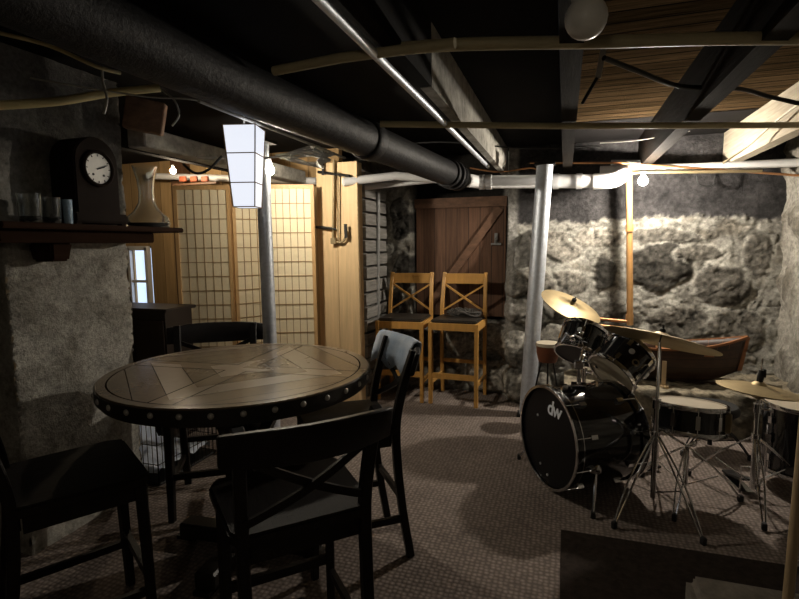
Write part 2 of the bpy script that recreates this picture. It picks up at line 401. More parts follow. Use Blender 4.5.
# chimney breast: two visible faces, far face and top closed
CX, CY0, CY1 = -2.42, 1.63, 2.32
def chim_fn(nx, ny):
    def f(p):
        q = (p.x, p.y, p.z)
        n = fbm(q, 5); n2 = fbm((p.x+5, p.y, p.z), 22); n3 = fbm((p.x, p.y+8, p.z), 2.2)
        c = lerp3((.46, .445, .40), (.33, .315, .275), ss(-.3, .5, n))
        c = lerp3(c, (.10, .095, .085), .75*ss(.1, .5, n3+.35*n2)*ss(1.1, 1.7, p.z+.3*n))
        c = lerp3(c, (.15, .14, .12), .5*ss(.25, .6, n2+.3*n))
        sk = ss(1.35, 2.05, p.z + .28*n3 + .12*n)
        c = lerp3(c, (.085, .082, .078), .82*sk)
        d = .012*n + .005*n2
        return Vector((nx*d, ny*d, 0)), c
    return f
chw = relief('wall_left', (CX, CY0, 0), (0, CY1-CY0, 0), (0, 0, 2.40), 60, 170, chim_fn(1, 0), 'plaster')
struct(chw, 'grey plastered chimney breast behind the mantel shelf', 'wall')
bmc = bmesh.new(); bmc.from_mesh(chw.data); cl = bmc.verts.layers.float_color['Col']
def add_grid(o, u, v, nu, nv, fn):
    o, u, v = Vector(o), Vector(u), Vector(v); g = []
    for j in range(nv+1):
        for i in range(nu+1):
            p = o+u*(i/nu)+v*(j/nv); d, c = fn(p); w = bmc.verts.new(p+d); w[cl] = (*c, 1); g.append(w)
    for j in range(nv):
        for i in range(nu): f = bmc.faces.new((g[j*(nu+1)+i], g[j*(nu+1)+i+1], g[(j+1)*(nu+1)+i+1], g[(j+1)*(nu+1)+i])); f.smooth = True
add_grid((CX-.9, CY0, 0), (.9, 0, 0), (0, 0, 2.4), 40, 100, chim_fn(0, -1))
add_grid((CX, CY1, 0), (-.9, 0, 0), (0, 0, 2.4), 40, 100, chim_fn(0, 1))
bmesh.ops.remove_doubles(bmc, verts=bmc.verts[:], dist=.012)
bmc.to_mesh(chw.data); bmc.free()
# remaining shell
def plainwall(name, c, size, m, label): return struct(MB().box(c, size).build(name, m, smooth=False), label, 'wall')
plainwall('wall_front', (-1.6, -1.7, 1.2), (6.9, .1, 2.4), 'ledge', 'rough basement wall behind the viewer')
plainwall('wall_far_left', (-5.0, 1.8, 1.2), (.1, 7.1, 2.4), 'ledge', 'rough basement wall at the far left')
# pine partition behind the folding screen
PY = 4.50
plainwall('wall_partition', (-3.22, PY+.05, 1.2), (2.30, .08, 2.4), 'pine_wall', 'pine board partition behind the folding screen')
plainwall('wall_partition_end', (-4.80, PY+.05, 1.2), (.34, .08, 2.4), 'pine_wall', 'narrow pine partition left of the window')
WX = -4.54
win = MB().box((WX, PY, .76), (.26, .06, .05)).box((WX, PY, 1.47), (.26, .06, .05)).box((WX+.12, PY, 1.1), (.035, .06, .75)).box((WX-.12, PY, 1.1), (.035, .06, .75)).box((WX, PY, 1.10), (.22, .04, .03)).build('window_1', 'white_paint', smooth=False)
struct(win, 'small white window beside the chimney showing blue daylight', 'window')
MB().box((WX, PY+.04, 1.12), (.26, .01, .70)).build('pane', 'daylight', win, smooth=False)
plainwall('wall_partition_low', (-4.5, PY+.05, .37), (.26, .08, .74), 'pine_wall', 'pine boards under the small window')
plainwall('wall_partition_high', (-4.5, PY+.05, 1.95), (.26, .08, .91), 'pine_wall', 'pine boards above the small window')
ps = MB().box((-3.86, PY-.06, 1.2), (.16, .1, 2.38)).build('trim_1', 'brown_post', smooth=False); struct(ps, 'dark brown upright post at the left of the screen', 'post')
# pine boxed column and slatted wall
ca, cb_ = aty(318, 250, 4.0), aty(358.5, 250, 4.0); cxm = (ca.x+cb_.x)/2; cwd = cb_.x-ca.x
cb = MB().box((ca.x+cwd*.25, 4.02, 1.09), (cwd*.495, .04, 2.18)).box((ca.x+cwd*.75, 4.02, 1.09), (cwd*.495, .04, 2.18)).box((cxm, 4.08, 1.09), (cwd*.97, .08, 2.18)).bevel(.003, 1).build('trim_2', 'pine', smooth=False)
struct(cb, 'tall boxed column of two pale pine boards', 'post')
ms = MB()
for k in range(17):
    z = .06+k*.128
    ms.box((-1.80+random.uniform(-.006, .006), 4.79, z), (.03, .66, .104), (random.uniform(-.012, .012), random.uniform(-.06, .06), 0))
ms.box((-1.88, 4.8, 1.1), (.02, .66, 2.2))
sl = ms.build('wall_slatted', 'slat', smooth=False); struct(sl, 'weathered grey horizontal slats between pine column and stone wall', 'wall')
# door
dr = MB()
DY = YB+.14
dr.box((-1.03, DY, 1.30), (.93, .04, 1.12))
door = dr.build('door_1', 'door', smooth=False); struct(door, 'low dark brown plank door with a diagonal brace', 'door')
MB().box((-1.03, DY-.03, 1.90), (.95, .05, .10)).build('lintel', 'door_plain', door, smooth=False)
p0, p1 = aty(431, 303, DY-.03), aty(500, 208, DY-.03)
MB().bar([p0, p1], .075, .025, up=(0, 1, 0)).build('brace', 'door_plain', door, smooth=False)
q = aty(496, 240, DY-.04)
hw = MB().box(q+Vector((0, 0, .02)), (.03, .016, .10)).box(q+Vector((.0, 0, -.04)), (.10, .016, .02)).tube([q+Vector((0, -.015, .05)), q+Vector((0, -.03, .01)), q+Vector((0, -.015, -.03))], .005, 8).build('latch', 'grey_pipe', door)
# stone ledge along the right of the back wall
LT = .325
def ledge_fn(p):
    n = fbm((p.x, p.y, p.z), 6); n2 = fbm((p.x+3, p.y, p.z), 20)
    c = lerp3((.29, .25, .18), (.13, .115, .085), ss(.0, .5, n+.4*n2))
    return Vector((0, -.03*n, .016*n2)), c
lg = relief('trim_3', (.02, YB, LT), (1.74, 0, 0), (0, -.78, 0), 90, 40, ledge_fn, 'stone')
bmc = bmesh.new(); bmc.from_mesh(lg.data); cl = bmc.verts.layers.float_color['Col']
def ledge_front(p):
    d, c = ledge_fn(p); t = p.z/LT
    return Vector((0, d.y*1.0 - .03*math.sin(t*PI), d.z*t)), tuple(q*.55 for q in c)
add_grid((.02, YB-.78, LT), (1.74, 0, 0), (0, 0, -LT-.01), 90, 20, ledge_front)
bmesh.ops.remove_doubles(bmc, verts=bmc.verts[:], dist=.006); bmc.to_mesh(lg.data); bmc.free()
struct(lg, 'low pale masonry ledge along the foot of the back wall', 'ledge')
# ceiling
cz = 2.40
cel = MB().box((.88, 1.3, cz+.02), (1.8, 5.9, .04)).build('ceiling', 'ceil', smooth=False); struct(cel, 'bare brown floor boards overhead between the joists', 'ceiling')
dk = MB().box((-2.55, 1.85, cz+.02), (5.0, 7.1, .04)).box((.88, 4.72, cz+.02), (1.8, 1.0, .04)).build('ceiling_dark', 'shaded_board', smooth=False); struct(dk, 'ceiling boards over the left and far end, coloured near-black for shade', 'ceiling')  # shade over these bays is put into the board colour
def joist(x, w, z0, m, y0=-1.6, y1=5.15, lab=''):
    j = MB().box((x, (y0+y1)/2, (z0+cz)/2), (w, y1-y0, cz-z0)).build('ceiling_joist', m, smooth=False); struct(j, lab, 'joist'); return j
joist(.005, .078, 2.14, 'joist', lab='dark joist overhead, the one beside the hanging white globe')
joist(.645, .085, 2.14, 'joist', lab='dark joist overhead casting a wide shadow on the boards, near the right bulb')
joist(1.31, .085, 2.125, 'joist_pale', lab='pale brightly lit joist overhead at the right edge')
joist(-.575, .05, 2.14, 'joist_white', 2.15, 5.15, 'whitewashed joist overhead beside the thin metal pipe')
joist(-.575, .05, 2.14, 'shaded_board', -1.6, 2.14, 'near length of the joist beside the thin metal pipe, coloured near-black for shade')  # light falling off toward the viewer is painted as a near-black length
joist(-1.5, .08, 2.2, 'shaded_board', lab='joist overhead to the left of the black drain pipe, coloured near-black for shade')  # the two left joists carry the shade in their colour
joist(-3.1, .08, 2.2, 'shaded_board', lab='joist overhead above the left screen panel, coloured near-black for shade')
# whitewashed beam upper left
b0, b1 = atg(131, 138, 2.06), atg(305, 164, 2.06)
bx = (b0.x+b1.x)/2
wbm = MB().box((-2.36, 3.32, 2.11), (.13, 1.9, .11)).bevel(.008, 1).build('ceiling_beam', 'joist_white', smooth=False); struct(wbm, 'short whitewashed beam overhead beyond the chimney', 'beam')

# ------------------------------------------------------------------ pipes overhead
pp = [Vector((-1.27, .45, 2.10)), Vector((-1.20, 1.7, 2.085)), Vector((-.86, 4.30, 2.035))]
t = thing('drain_pipe', 'fat black cast iron drain pipe hanging across the ceiling', 'pipe', pp[0])
MB().tube([pp[0], pp[1].lerp(pp[0], .5), pp[1], pp[2]], .097, 28).build('pipe', 'black_pipe', t, world=True)
def along(y): 
    k = (y-1.7)/2.6; return pp[1].lerp(pp[2], k)
for y, w, r in ((2.72, .10, .110), (4.0, .05, .112), (4.10, .05, .118), (4.22, .08, .112)):
    a, b = along(y-w/2), along(y+w/2)
    MB().tube([a, a.lerp(b, .1), a.lerp(b, .9), b], r, 28, scales=[.93, 1, 1, .93]).build('coupling', 'black_pipe', t, world=True)
t = thing('waste_pipe', 'thick white plastic waste pipe running from the black pipe along the back wall', 'pipe', (-.84, 4.5, 2.0))
a = Vector((-.83, 4.42, 2.03)); e = aty(606, 181, 4.62)
MB().tube([a, Vector((-.74, 4.6, 2.03)), e], .058, 20).build('pipe', 'pvc', t, world=True)
el = [e+Vector((-.10, 0, 0)), e, e+Vector((.06, .02, .01)), e+Vector((.11, .07, .04)), e+Vector((.13, .16, .07)), e+Vector((.13, .40, .09))]
MB().tube(smooth_pts(el, 4), .066, 20).build('elbow', 'pvc', t, world=True)
for f in (.02, .08, .62, .80): 
    c = Vector((-.74, 4.6, 2.03)).lerp(e, f); MB().tube([c-Vector((.025, 0, 0)), c+Vector((.025, 0, 0))], .066, 20).build('coupling', 'pvc', t, world=True)
tp = [atg(322, -3, 2.10), atg(493, 165, 2.10)]
tag(MB().tube([Vector((-.63, .6, 2.124)), Vector((-.63, 2.4, 2.124)), Vector((-.63, 4.35, 2.124))], .016, 12).build('metal_pipe', 'steel'), 'thin shiny metal pipe running along under the whitewashed joist', 'pipe')
tag(MB().tube([aty(274, 71, 1.74), aty(340, 58, 1.70), aty(455, 43, 1.66)], .017, 12).build('water_pipe', 'pex'), 'dull yellow water pipe crossing above the black pipe, left length', 'pipe')
tag(MB().tube(smooth_pts([aty(395, 49, 1.74), aty(470, 44, 1.78), aty(600, 42, 1.90), aty(700, 39, 2.0), aty(840, 38, 2.15), Vector((1.69, 2.48, aty(840, 38, 2.15).z+.02))]), .021, 12).build('water_pipe', 'pex'), 'thick dull tan water pipe crossing the top right by the globe', 'pipe')
tag(MB().tube([atg(380, 124, 2.12), atg(560, 126, 2.12), atg(830, 125, 2.12), Vector((1.70, 3.62, 2.12))], .017, 12).build('conduit_pipe', 'pex'), 'tan pipe crossing under the joists in the middle of the ceiling', 'pipe')
tag(MB().tube(smooth_pts([atd(-40, 107, 2.0), atd(5, 105, 2.1), atd(60, 101, 2.25), atd(110, 93, 2.4), atd(160, 88, 2.5)]), .019, 12).build('water_pipe', 'pex_yellow'), 'yellowish pipe above the mantel clock running across the chimney', 'pipe')
tag(MB().tube([aty(150, 176, 4.30), aty(317, 181, 4.30)], .032, 14).build('water_pipe', 'pvc'), 'white pipe above the folding screen', 'pipe')
tag(MB().tube([aty(343, 182, 3.955), aty(395, 176, 4.25), aty(450, 180, 4.42)], .036, 14).build('water_pipe', 'pvc'), 'white pipe in front of the slats, upper of the pair', 'pipe')
tag(MB().tube([aty(365, 187, 4.34), aty(400, 183, 4.42), aty(440, 179, 4.52)], .030, 14).build('water_pipe', 'pvc'), 'white pipe in front of the slats, lower of the pair', 'pipe')
tag(MB().tube([aty(378, 192, 4.76), aty(377, 365, 4.76)], .024, 14).build('standing_pipe', 'grey_pipe'), 'upright grey pipe in front of the slats', 'pipe')
# right end: pipes along the head of the wall
tag(MB().tube([aty(600, 170, 4.86), aty(700, 167, 4.86), aty(835, 161, 4.86)], .034, 14).build('wall_pipe', 'pvc'), 'white pipe along the top of the back wall, above the right bulb', 'pipe')
tag(MB().tube([aty(590, 176, 4.78), aty(640, 172.5, 4.78), aty(762, 171, 4.78)], .013, 10).build('wall_pipe', 'brass'), 'thin brass coloured pipe just below the white wall pipe', 'pipe')
tag(MB().tube([aty(530, 163, 4.82), aty(620, 163, 4.82), aty(835, 178, 4.82)], .009, 10).build('wall_pipe', 'copper'), 'thin copper pipe sloping along the top of the back wall', 'pipe')
tag(MB().tube([aty(611, 163, 4.90), aty(641, 163, 4.90)], .026, 12).build('wall_pipe', 'pvc'), 'short white pipe stub above the elbow of the thick waste pipe', 'pipe')
t = thing('standing_pipe', 'upright tan pipe against the back wall below the right bulb', 'pipe', aty(630, 330, 4.73))
MB().tube([aty(629, 170, 4.74), aty(630, 325, 4.72)], .026, 14).build('pipe', 'tan_pipe', t, world=True)
for v in (228, 318): c = aty(629.5, v, 4.73); MB().tube([c-Vector((0, 0, .03)), c+Vector((0, 0, .03))], .032, 14).build('fitting', 'tan_pipe', t, world=True)
for dz in (0, .06):
    a = aty(630, 322, 4.72)-Vector((0, 0, dz)); tag(MB().tube([a, aty(575, 316, 4.72)-Vector((0, 0, dz))], .014, 10).build('wall_pipe', 'copper'), ('upper' if dz == 0 else 'lower')+' of two copper pipes leaving the foot of the tan upright pipe', 'pipe')
# valve pipe on the pine column
t = thing('valve_pipe', 'brass valve pipe hanging on the front of the pine column', 'pipe', (cxm, 3.97, 1.5))
CYF = 3.965
MB().tube([aty(334, 160, CYF), aty(333, 238, CYF)], .010, 10).tube([aty(338, 172, CYF), aty(338, 240, CYF)], .007, 8).build('pipe', 'brass', t, world=True)
MB().tube([aty(318, 172, CYF), aty(350, 176, CYF)], .012, 8).tube([aty(323, 150, CYF), aty(323, 175, CYF)], .012, 8).build('branch', 'iron', t, world=True)
MB().tube([aty(316, 227, CYF), aty(336, 229, CYF)], .012, 8).build('bracket', 'iron', t, world=True)
MB().box(aty(334, 241, CYF), (.05, .04, .05)).tube(smooth_pts([aty(336, 242, CYF), aty(342, 242, CYF), aty(346, 236, CYF), aty(345, 230, CYF)]), .011, 8).bevel(.004, 1).build('valve', 'brass', t, world=True)
MB().bar([aty(346, 238, CYF-.02), aty(345.5, 224, CYF-.02)], .022, .02).build('handle', 'rubber', t, world=True)
# cables
def cable(pts, r, m, label, name='cable'): return tag(MB().tube(smooth_pts(pts), r, 8).build(name, m), label, 'cable')
t = thing('cable_coil', 'loose coil of pale electric cable under the black pipe', 'cable', atd(305, 160, 3.3))
for k in range(7):
    c0 = atd(276+k*2, 157+random.uniform(-2, 2), 3.35); c1 = atd(330-k*2, 160, 3.3)
    mid = atd(298+k*6, 146+abs(k-3)*2.5, 3.3); low = atd(305+k*3, 163+k*.8, 3.4)
    MB().tube(smooth_pts([c0, mid, c1, low, c0.lerp(low, .2)], 6), .008, 7).build('strand', 'cable_white', t, world=True)
cable([atd(199, 101, 2.2), atd(240, 117, 2.5), atd(300, 140, 3.0), atd(345, 158, 3.4)], .008, 'cable_white', 'pale cable clipped along the underside of the black pipe')
cable([atd(0, 33, 1.9), atd(50, 46, 2.0), atd(95, 66, 2.1), atd(120, 73, 2.2)], .008, 'pex_yellow', 'pale stiff cable in the dark at the upper left')
cable([atd(30, 78, 2.2), atd(100, 90, 2.3), atd(150, 97, 2.35), atd(195, 100, 2.4), atd(225, 112, 2.6)], .004, 'cable_white', 'thin white wire passing over the brown wood block')
cable([atd(161, 89, 2.5), atd(174, 100, 2.5), atd(179, 115, 2.5), atd(172, 126, 2.5)], .005, 'cable_white', 'white wire looping down from the yellowish pipe end')
cable([atd(102, 68, 2.3), atd(103, 82, 2.3), atd(107, 98, 2.3), atd(104, 114, 2.3)], .006, 'cable_white', 'short white chain hanging in front of the chimney top')
cable([atd(160, 155, 3.3), atd(220, 158, 3.3), atd(265, 158, 3.3), atd(290, 155, 3.3)], .007, 'cable_white', 'white cable strung behind the hanging lantern')
cable([atd(183, 164, 3.2), atd(195, 173, 3.2), atd(208, 170, 3.2), atd(222, 156, 3.2)], .008, 'cable_black', 'black cable loop hanging above the folding screen')
cable([aty(604, 58, 2.3), aty(640, 72, 2.5), aty(680, 86, 2.75), aty(740, 89, 3.0), aty(775, 98, 3.1), aty(830, 105, 3.1), Vector((1.68, 3.15, 2.2))], .011, 'cable_black', 'black cable sagging between joists at the upper right')
cable([aty(600, 143, 4.2), aty(640, 140, 4.2), aty(690, 131, 4.2)], .004, 'cable_white', 'thin pale wire strung above the right bulb')
cable([aty(360, 148, 4.1), aty(440, 142, 4.1), aty(520, 148, 4.2), aty(600, 146, 4.3)], .006, 'cable_black', 'black cable strung below the tan ceiling pipe')
cable([aty(470, 168, 4.7), aty(500, 172, 4.7), aty(530, 168, 4.7), aty(540, 172, 4.7)], .007, 'copper', 'loose copper wire lying above the white waste pipe')
cable([aty(723, 163, 4.2), aty(748, 146, 4.05), aty(775, 122, 3.7), aty(800, 103, 3.4)], .007, 'pex', 'pale cable stapled along the bright right joist')
cable([aty(697, 176, 4.9), aty(699, 184, 4.9), aty(712, 186, 4.9), aty(715, 176, 4.9)], .007, 'cable_black', 'small dark cable loop hanging at the head of the back wall')
t = thing('hanging_strap', 'grey metal strap hanging from the ceiling beside the globe', 'strap', aty(596, 75, 2.6))
MB().bar([aty(606, 36, 2.5), aty(598, 78, 2.7)], .025, .004, up=(0, 1, 0)).build('strap', 'grey_pipe', t, world=True)
MB().tube(smooth_pts([aty(597, 78, 2.7), aty(589, 92, 2.7), aty(582, 104, 2.7)]), .008, 8).build('hook', 'cable_black', t, world=True)

# ------------------------------------------------------------------ lamps
def bulb(name, label, c, r, m, cap=(0, 0, 1)):
    c = Vector(c); t = thing(name, label, 'lamp', c)
    MB().ball((0, 0, 0), r, 2).build('bulb', m, t)
    mt = frame_to(cap, (0, 0, 0), (1, .2, .1))
    MB().lathe([(0, r*.9), (r*.5, r*.9), (r*.55, r*1.3), (r*.45, r*2.1), (0, r*2.1)], mt, 14).build('socket', 'white_paint', t)
    return t
bulb('light_bulb', 'glowing bare bulb at the head of the back wall by the tan pipe', aty(643, 181, 4.48), .036, 'bulb_right')
bulb('light_bulb', 'glowing bare bulb beside the grey pole, right of the lantern', atd(269, 170, 3.5), .036, 'bulb_mid')
bulb('light_bulb', 'small glowing bulb above the left screen panel', atd(173, 171, 4.55), .026, 'bulb_left')
lc = atd(246, 168, 2.6)
t = thing('hanging_lantern', 'glowing white tapered paper lantern hanging over the table', 'lamp', lc, math.radians(16))
h, wt, wb_ = .40, .081, .055
ms = MB(); V = []
for z, w in ((-h/2, wb_), (h/2, wt)):
    V += [(-w, -w, z), (w, -w, z), (w, w, z), (-w, w, z)]
ms._add(V, [(0,1,5,4),(1,2,6,5),(2,3,7,6),(3,0,4,7),(0,3,2,1)]).build('shade', 'lantern', t, smooth=False)
ms = MB()
for k in range(4): ms.tube([Vector(V[k])*1.01, Vector(V[k+4])*1.01], .0035, 6)
for f in (0, .30, .66, 1):
    w = (wb_+(wt-wb_)*f)*1.015; z = -h/2+h*f
    ms.tube([(-w, -w, z), (w, -w, z), (w, w, z), (-w, w, z)], .003, 6, closed=True)
ms.build('wire_frame', 'lattice', t)
MB().tube([(0, 0, h/2), (0, 0, cz-lc.z)], .005, 8).tube([(-wt, 0, h/2), (wt, 0, h/2)], .003, 6).build('cord', 'cable_white', t)
gc = atd(586, 18, 1.25)
t = thing('globe_lamp', 'unlit white globe lamp under the middle joist', 'lamp', gc)
MB().ball((0, 0, 0), .051, 3).build('globe', 'globe', t)
MB().lathe([(0, .035), (.034, .035), (.04, .06), (.04, .09), (0, .09)], None, 20).build('lamp_holder', 'white_paint', t)

# ------------------------------------------------------------------ steel posts
def post(label, p0, p1, r):
    t = thing('steel_column', label, 'column', p0)
    MB().tube([p0, p1], r, 24).build('tube', 'steel', t, world=True)
    MB().box(Vector(p0)+Vector((0, 0, .006)), (.16, .16, .012)).build('base_plate', 'iron', t, world=True, smooth=False)
    MB().box(Vector(p1)+Vector((0, 0, -.01)), (.16, .14, .02)).build('cap_plate', 'iron', t, world=True, smooth=False)
post('upright galvanized steel column behind the table and lantern', Vector((-2.0, 3.12, 0)), Vector((-2.0, 3.10, 2.20)), .048)
pt = aty(545, 163, 4.38); pb = aty(528, 398, 4.38); d = (pb-pt); pb = pt + d*((pt.z)/(-d.z))
post('leaning galvanized steel column beside the bass drum', pb, pt, .066)

# ------------------------------------------------------------------ folding screen
t = thing('folding_screen', 'folding shoji screen of pine lattice and cream paper', 'screen', (-2.6, 3.6, 0))
sp = [(-3.10, 3.46), (-2.66, 3.63), (-2.44, 4.03), (-2.37, 3.68), (-1.99, 3.84)]
HS = 1.985
for k in range(4):
    a, b = Vector((*sp[k], 0)), Vector((*sp[k+1], 0)); L = (b-a).length; d = (b-a).normalized(); rz = math.atan2(d.y, d.x)
    mtx = Matrix.Translation(a) @ Matrix.Rotation(rz, 4, 'Z')
    def add(mb): mb.bm.transform(mtx); return mb
    ms = MB(); e = .006
    ms.box((e+.014, 0, HS/2+.0), (.028, .022, HS)); ms.box((L-e-.014, 0, HS/2), (.028, .022, HS))
    ms.box((L/2, 0, HS-.018), (L-2*e-.03, .02, .034)); ms.box((L/2, 0, .12), (L-2*e-.03, .02, .05))
    pn = add(ms).build('panel', 'frame', t, world=True, smooth=False)
    add(MB().box((L/2, .003, (HS+.12)/2), (L-.066, .003, HS-.17))).build('paper', 'paper', pn, world=True, smooth=False)
    ms = MB(); nc, nr = 6, 15
    for i in range(1, nc): ms.box((.034+(L-.068)*i/nc, -.0005, (HS+.11)/2), (.005, .007, HS-.18))
    for j in range(1, nr): ms.box((L/2, .0, .145+(HS-.18)*j/nr), (L-.068, .008, .006))
    add(ms).build('lattice', 'lattice', pn, world=True, smooth=False)
for k in range(3):
    c = aty(183+k*11, 179, 4.1); tag(MB().box(c, (.075, .03, .05)).bevel(.006, 1).build('red_brick', 'brick_red', smooth=False), ('leftmost', 'middle', 'rightmost')[k]+' of three small red blocks on a rail over the left screen panel', 'block')
tag(MB().box(aty(196, 184, 4.12), (.5, .06, .018)).build('wooden_rail', 'brown_post', smooth=False), 'thin brown rail carrying three small red blocks above the screen', 'rail')
# block of wood upper left and cabinet
tag(MB().box(atd(145, 116, 2.75), (.20, .06, .17), (0, .18, .5)).bevel(.006, 1).build('wood_block', 'block', smooth=False), 'brown block of wood fixed above the chimney corner', 'block')
t = thing('cabinet', 'dark wooden cabinet between chimney and folding screen', 'cabinet', (-3.1, 3.12, 0))
MB().box((0, 0, .50), (.60, .28, 1.0)).build('body', 'cabinet', t, smooth=False)
MB().box((0, 0, 1.013), (.66, .33, .026)).bevel(.006, 2).build('cabinet_top', 'cabinet', t)
for s in (-1, 1):
    dd = MB().box((s*.147, -.147, .50), (.28, .014, .88)).bevel(.004, 1).build('door', 'cabinet', t, smooth=False)
    MB().ball((s*.03, -.165, .55), .012, 2).build('knob', 'brass', dd)

# ------------------------------------------------------------------ mantel shelf and what stands on it
SZ = 1.592
t = thing('mantel_shelf', 'dark wooden mantel shelf on the chimney breast', 'shelf', (CX, 2.0, SZ))
MB().box((CX+.13, 1.97, SZ-.014), (.27, 1.03, .028)).bevel(.006, 2).build('shelf_board', 'shelf', t, world=True)
MB().box((CX+.10, 1.91, SZ-.058), (.18, .84, .058)).bevel(.006, 2).build('shelf_support', 'shelf', t, world=True)
for y in (1.80,): MB().box((CX+.07, y, SZ-.13), (.13, .09, .09), taper=1.25).bevel(.01, 2).build('bracket', 'shelf', t, world=True)
ck = Vector((-2.295, 1.985, SZ)); 
t = thing('mantel_clock', 'black arched mantel clock with a white dial', 'clock', ck, math.radians(90))   # local -y faces +x
t.rotation_euler = (0, 0, math.radians(90)); 
def arch(w, hh, n=16):
    P = [(-w/2, 0), (w/2, 0), (w/2, hh-w/2)]
    for k in range(1, n): a = PI*k/n; P.append((w/2*math.cos(a), hh-w/2+w/2*math.sin(a)))
    P.append((-w/2, hh-w/2)); return P
def extrude_xz(mb, P, y0, y1):
    n = len(P); V = [(x, y0, z) for x, z in P]+[(x, y1, z) for x, z in P]
    return mb._add(V, [tuple(range(n)), tuple(range(2*n-1, n-1, -1))]+[(i, (i+1) % n, n+(i+1) % n, n+i) for i in range(n)])
cw = .25
extrude_xz(MB(), [(x, z+.055) for x, z in arch(cw, .38)], -.065, .10).bevel(.006, 2).build('case', 'clock', t)
MB().box((0, 0.01, .035), (.31, .19, .05)).bevel(.008, 2).build('base', 'clock', t)
for sx in (-1, 1):
    for sy in (-1, 1): MB().box((sx*.13, .01+sy*.07, .006), (.03, .03, .012)).build('foot', 'clock', t, smooth=False)
fm = frame_to((0, -1, 0), (0, -.066, .055+.38-.125-.03), (1, 0, 0))
MB().lathe([(.0, 0), (.074, 0), (.074, .004), (0, .004)], fm, 32).build('dial', 'clock_face', t)
MB().lathe([(.074, 0), (.090, 0), (.090, .012), (.082, .017), (.074, .012)], fm, 32, closed=True).build('bezel', 'clock', t)
ms = MB()
for k in range(12):
    a = 2*PI*k/12; p = fm @ Vector((.060*math.sin(a), .060*math.cos(a), .0055)); q = fm @ Vector((.070*math.sin(a), .070*math.cos(a), .0055)); ms.bar([p, q], .004, .002, up=(0, 1, 0))
ms.build('hour_marks', 'iron', t)
def hand(a, l, w): 
    a = math.radians(a); return MB().bar([fm @ Vector((-.01*math.sin(a), -.01*math.cos(a), .008)), fm @ Vector((l*math.sin(a), l*math.cos(a), .008))], w, .002, up=(0, 1, 0))
hand(67, .058, .004).build('minute_hand', 'iron', t); hand(70, .038, .006).build('hour_hand', 'iron', t)
ms = MB()
for x in (-.03, .03): ms.lathe([(0, .004), (.006, .004), (.006, .006), (0, .006)], fm @ Matrix.Translation((x, -.03, 0)), 10)
ms.build('winding_holes', 'iron', t)
def vessel(name, label, c, outer, th, cat, m='glass'):
    prof = [(0, 0)]+outer+[(max(r-th, .001), z) for r, z in outer[::-1] if z > th]+[(0, th*2)]
    return tag(MB().lathe(prof, Matrix.Translation(c), 32).build(name, m), label, cat)
vessel('glass_tumbler', 'clear glass tumbler at the left end of the mantel shelf', (-2.27, 1.66, SZ), [(.042, 0), (.046, .03), (.048, .13)], .004, 'glass')
vessel('glass_tumbler', 'smaller clear glass beside the blue patterned glass on the mantel', (-2.26, 1.75, SZ), [(.034, 0), (.038, .03), (.041, .12)], .004, 'glass')
vessel('blue_glass', 'narrow blue frosted patterned glass next to the clock', (-2.235, 1.812, SZ), [(.018, 0), (.019, .02), (.02, .115)], .004, 'glass', 'blue_glass')
vessel('glass_carafe', 'clear glass carafe with flared mouth and wide base, right end of the mantel', (-2.285, 2.345, SZ), [(.112, 0), (.120, .025), (.112, .055), (.07, .095), (.045, .14), (.040, .20), (.047, .27), (.064, .335), (.068, .345)], .004, 'carafe')

# ------------------------------------------------------------------ dining table
TX, TY, TZ, TR = -1.46, 2.02, .90, .61
t = thing('dining_table', 'round dark wood pub table with inlaid cross and nail head rim', 'table', (TX, TY, 0), math.radians(4))
top = MB().lathe([(0, TZ-.035), (TR-.004, TZ-.035), (TR, TZ-.03), (TR, TZ-.004), (TR-.004, TZ), (0, TZ)], None, 96).build('tabletop', 'tabletop', t)
MB().lathe([(TR-.10, TZ-.075), (TR-.012, TZ-.075), (TR-.012, TZ-.034), (TR-.10, TZ-.034)], None, 96, closed=True).build('apron', 'table_dark', t)
MB().lathe([(TR-.01, TZ-.055), (TR+.003, TZ-.055), (TR+.003, TZ-.006), (TR-.01, TZ-.006)], None, 96, closed=True).build('rim_band', 'table_dark', t)
nail = None
for k in range(34):
    a = 2*PI*(k+.5)/34
    if nail is None:
        nail = MB().ball((0, 0, 0), .0125, 2, (1, .6, 1)).build('nail_head', 'nail', t)
        o = nail
    else:
        o = nail.copy(); COL.objects.link(o)
    o.location = ((TR+.004)*math.cos(a), (TR+.004)*math.sin(a), TZ-.028); o.rotation_euler = (0, 0, a+PI/2)
MB().box((0, 0, TZ-.095), (.62, .09, .045)).box((0, 0, TZ-.095), (.09, .62, .045)).bevel(.006, 1).build('top_cross', 'table_dark', t, smooth=False)
MB().box((0, 0, .05), (.74, .10, .08)).box((0, 0, .05), (.10, .74, .08)).bevel(.01, 1).build('base_cross', 'table_dark', t, smooth=False)
MB().box((0, 0, .45), (.15, .15, .76)).bevel(.012, 2).build('column', 'table_dark', t, smooth=False)
for k in range(4):
    m4 = Matrix.Rotation(k*PI/2, 4, 'Z')
    pts = [m4 @ Vector(p) for p in ((.07, 0, .50), (.12, 0, .62), (.19, 0, .73), (.29, 0, .80))]
    MB().bar(smooth_pts(pts), .05, .05).build('brace', 'table_dark', t, smooth=False)
    MB().box((m4 @ Vector((.35, 0, 0))) + Vector((0, 0, .01)), (.08, .08, .02)).build('foot', 'table_dark', t, smooth=False)

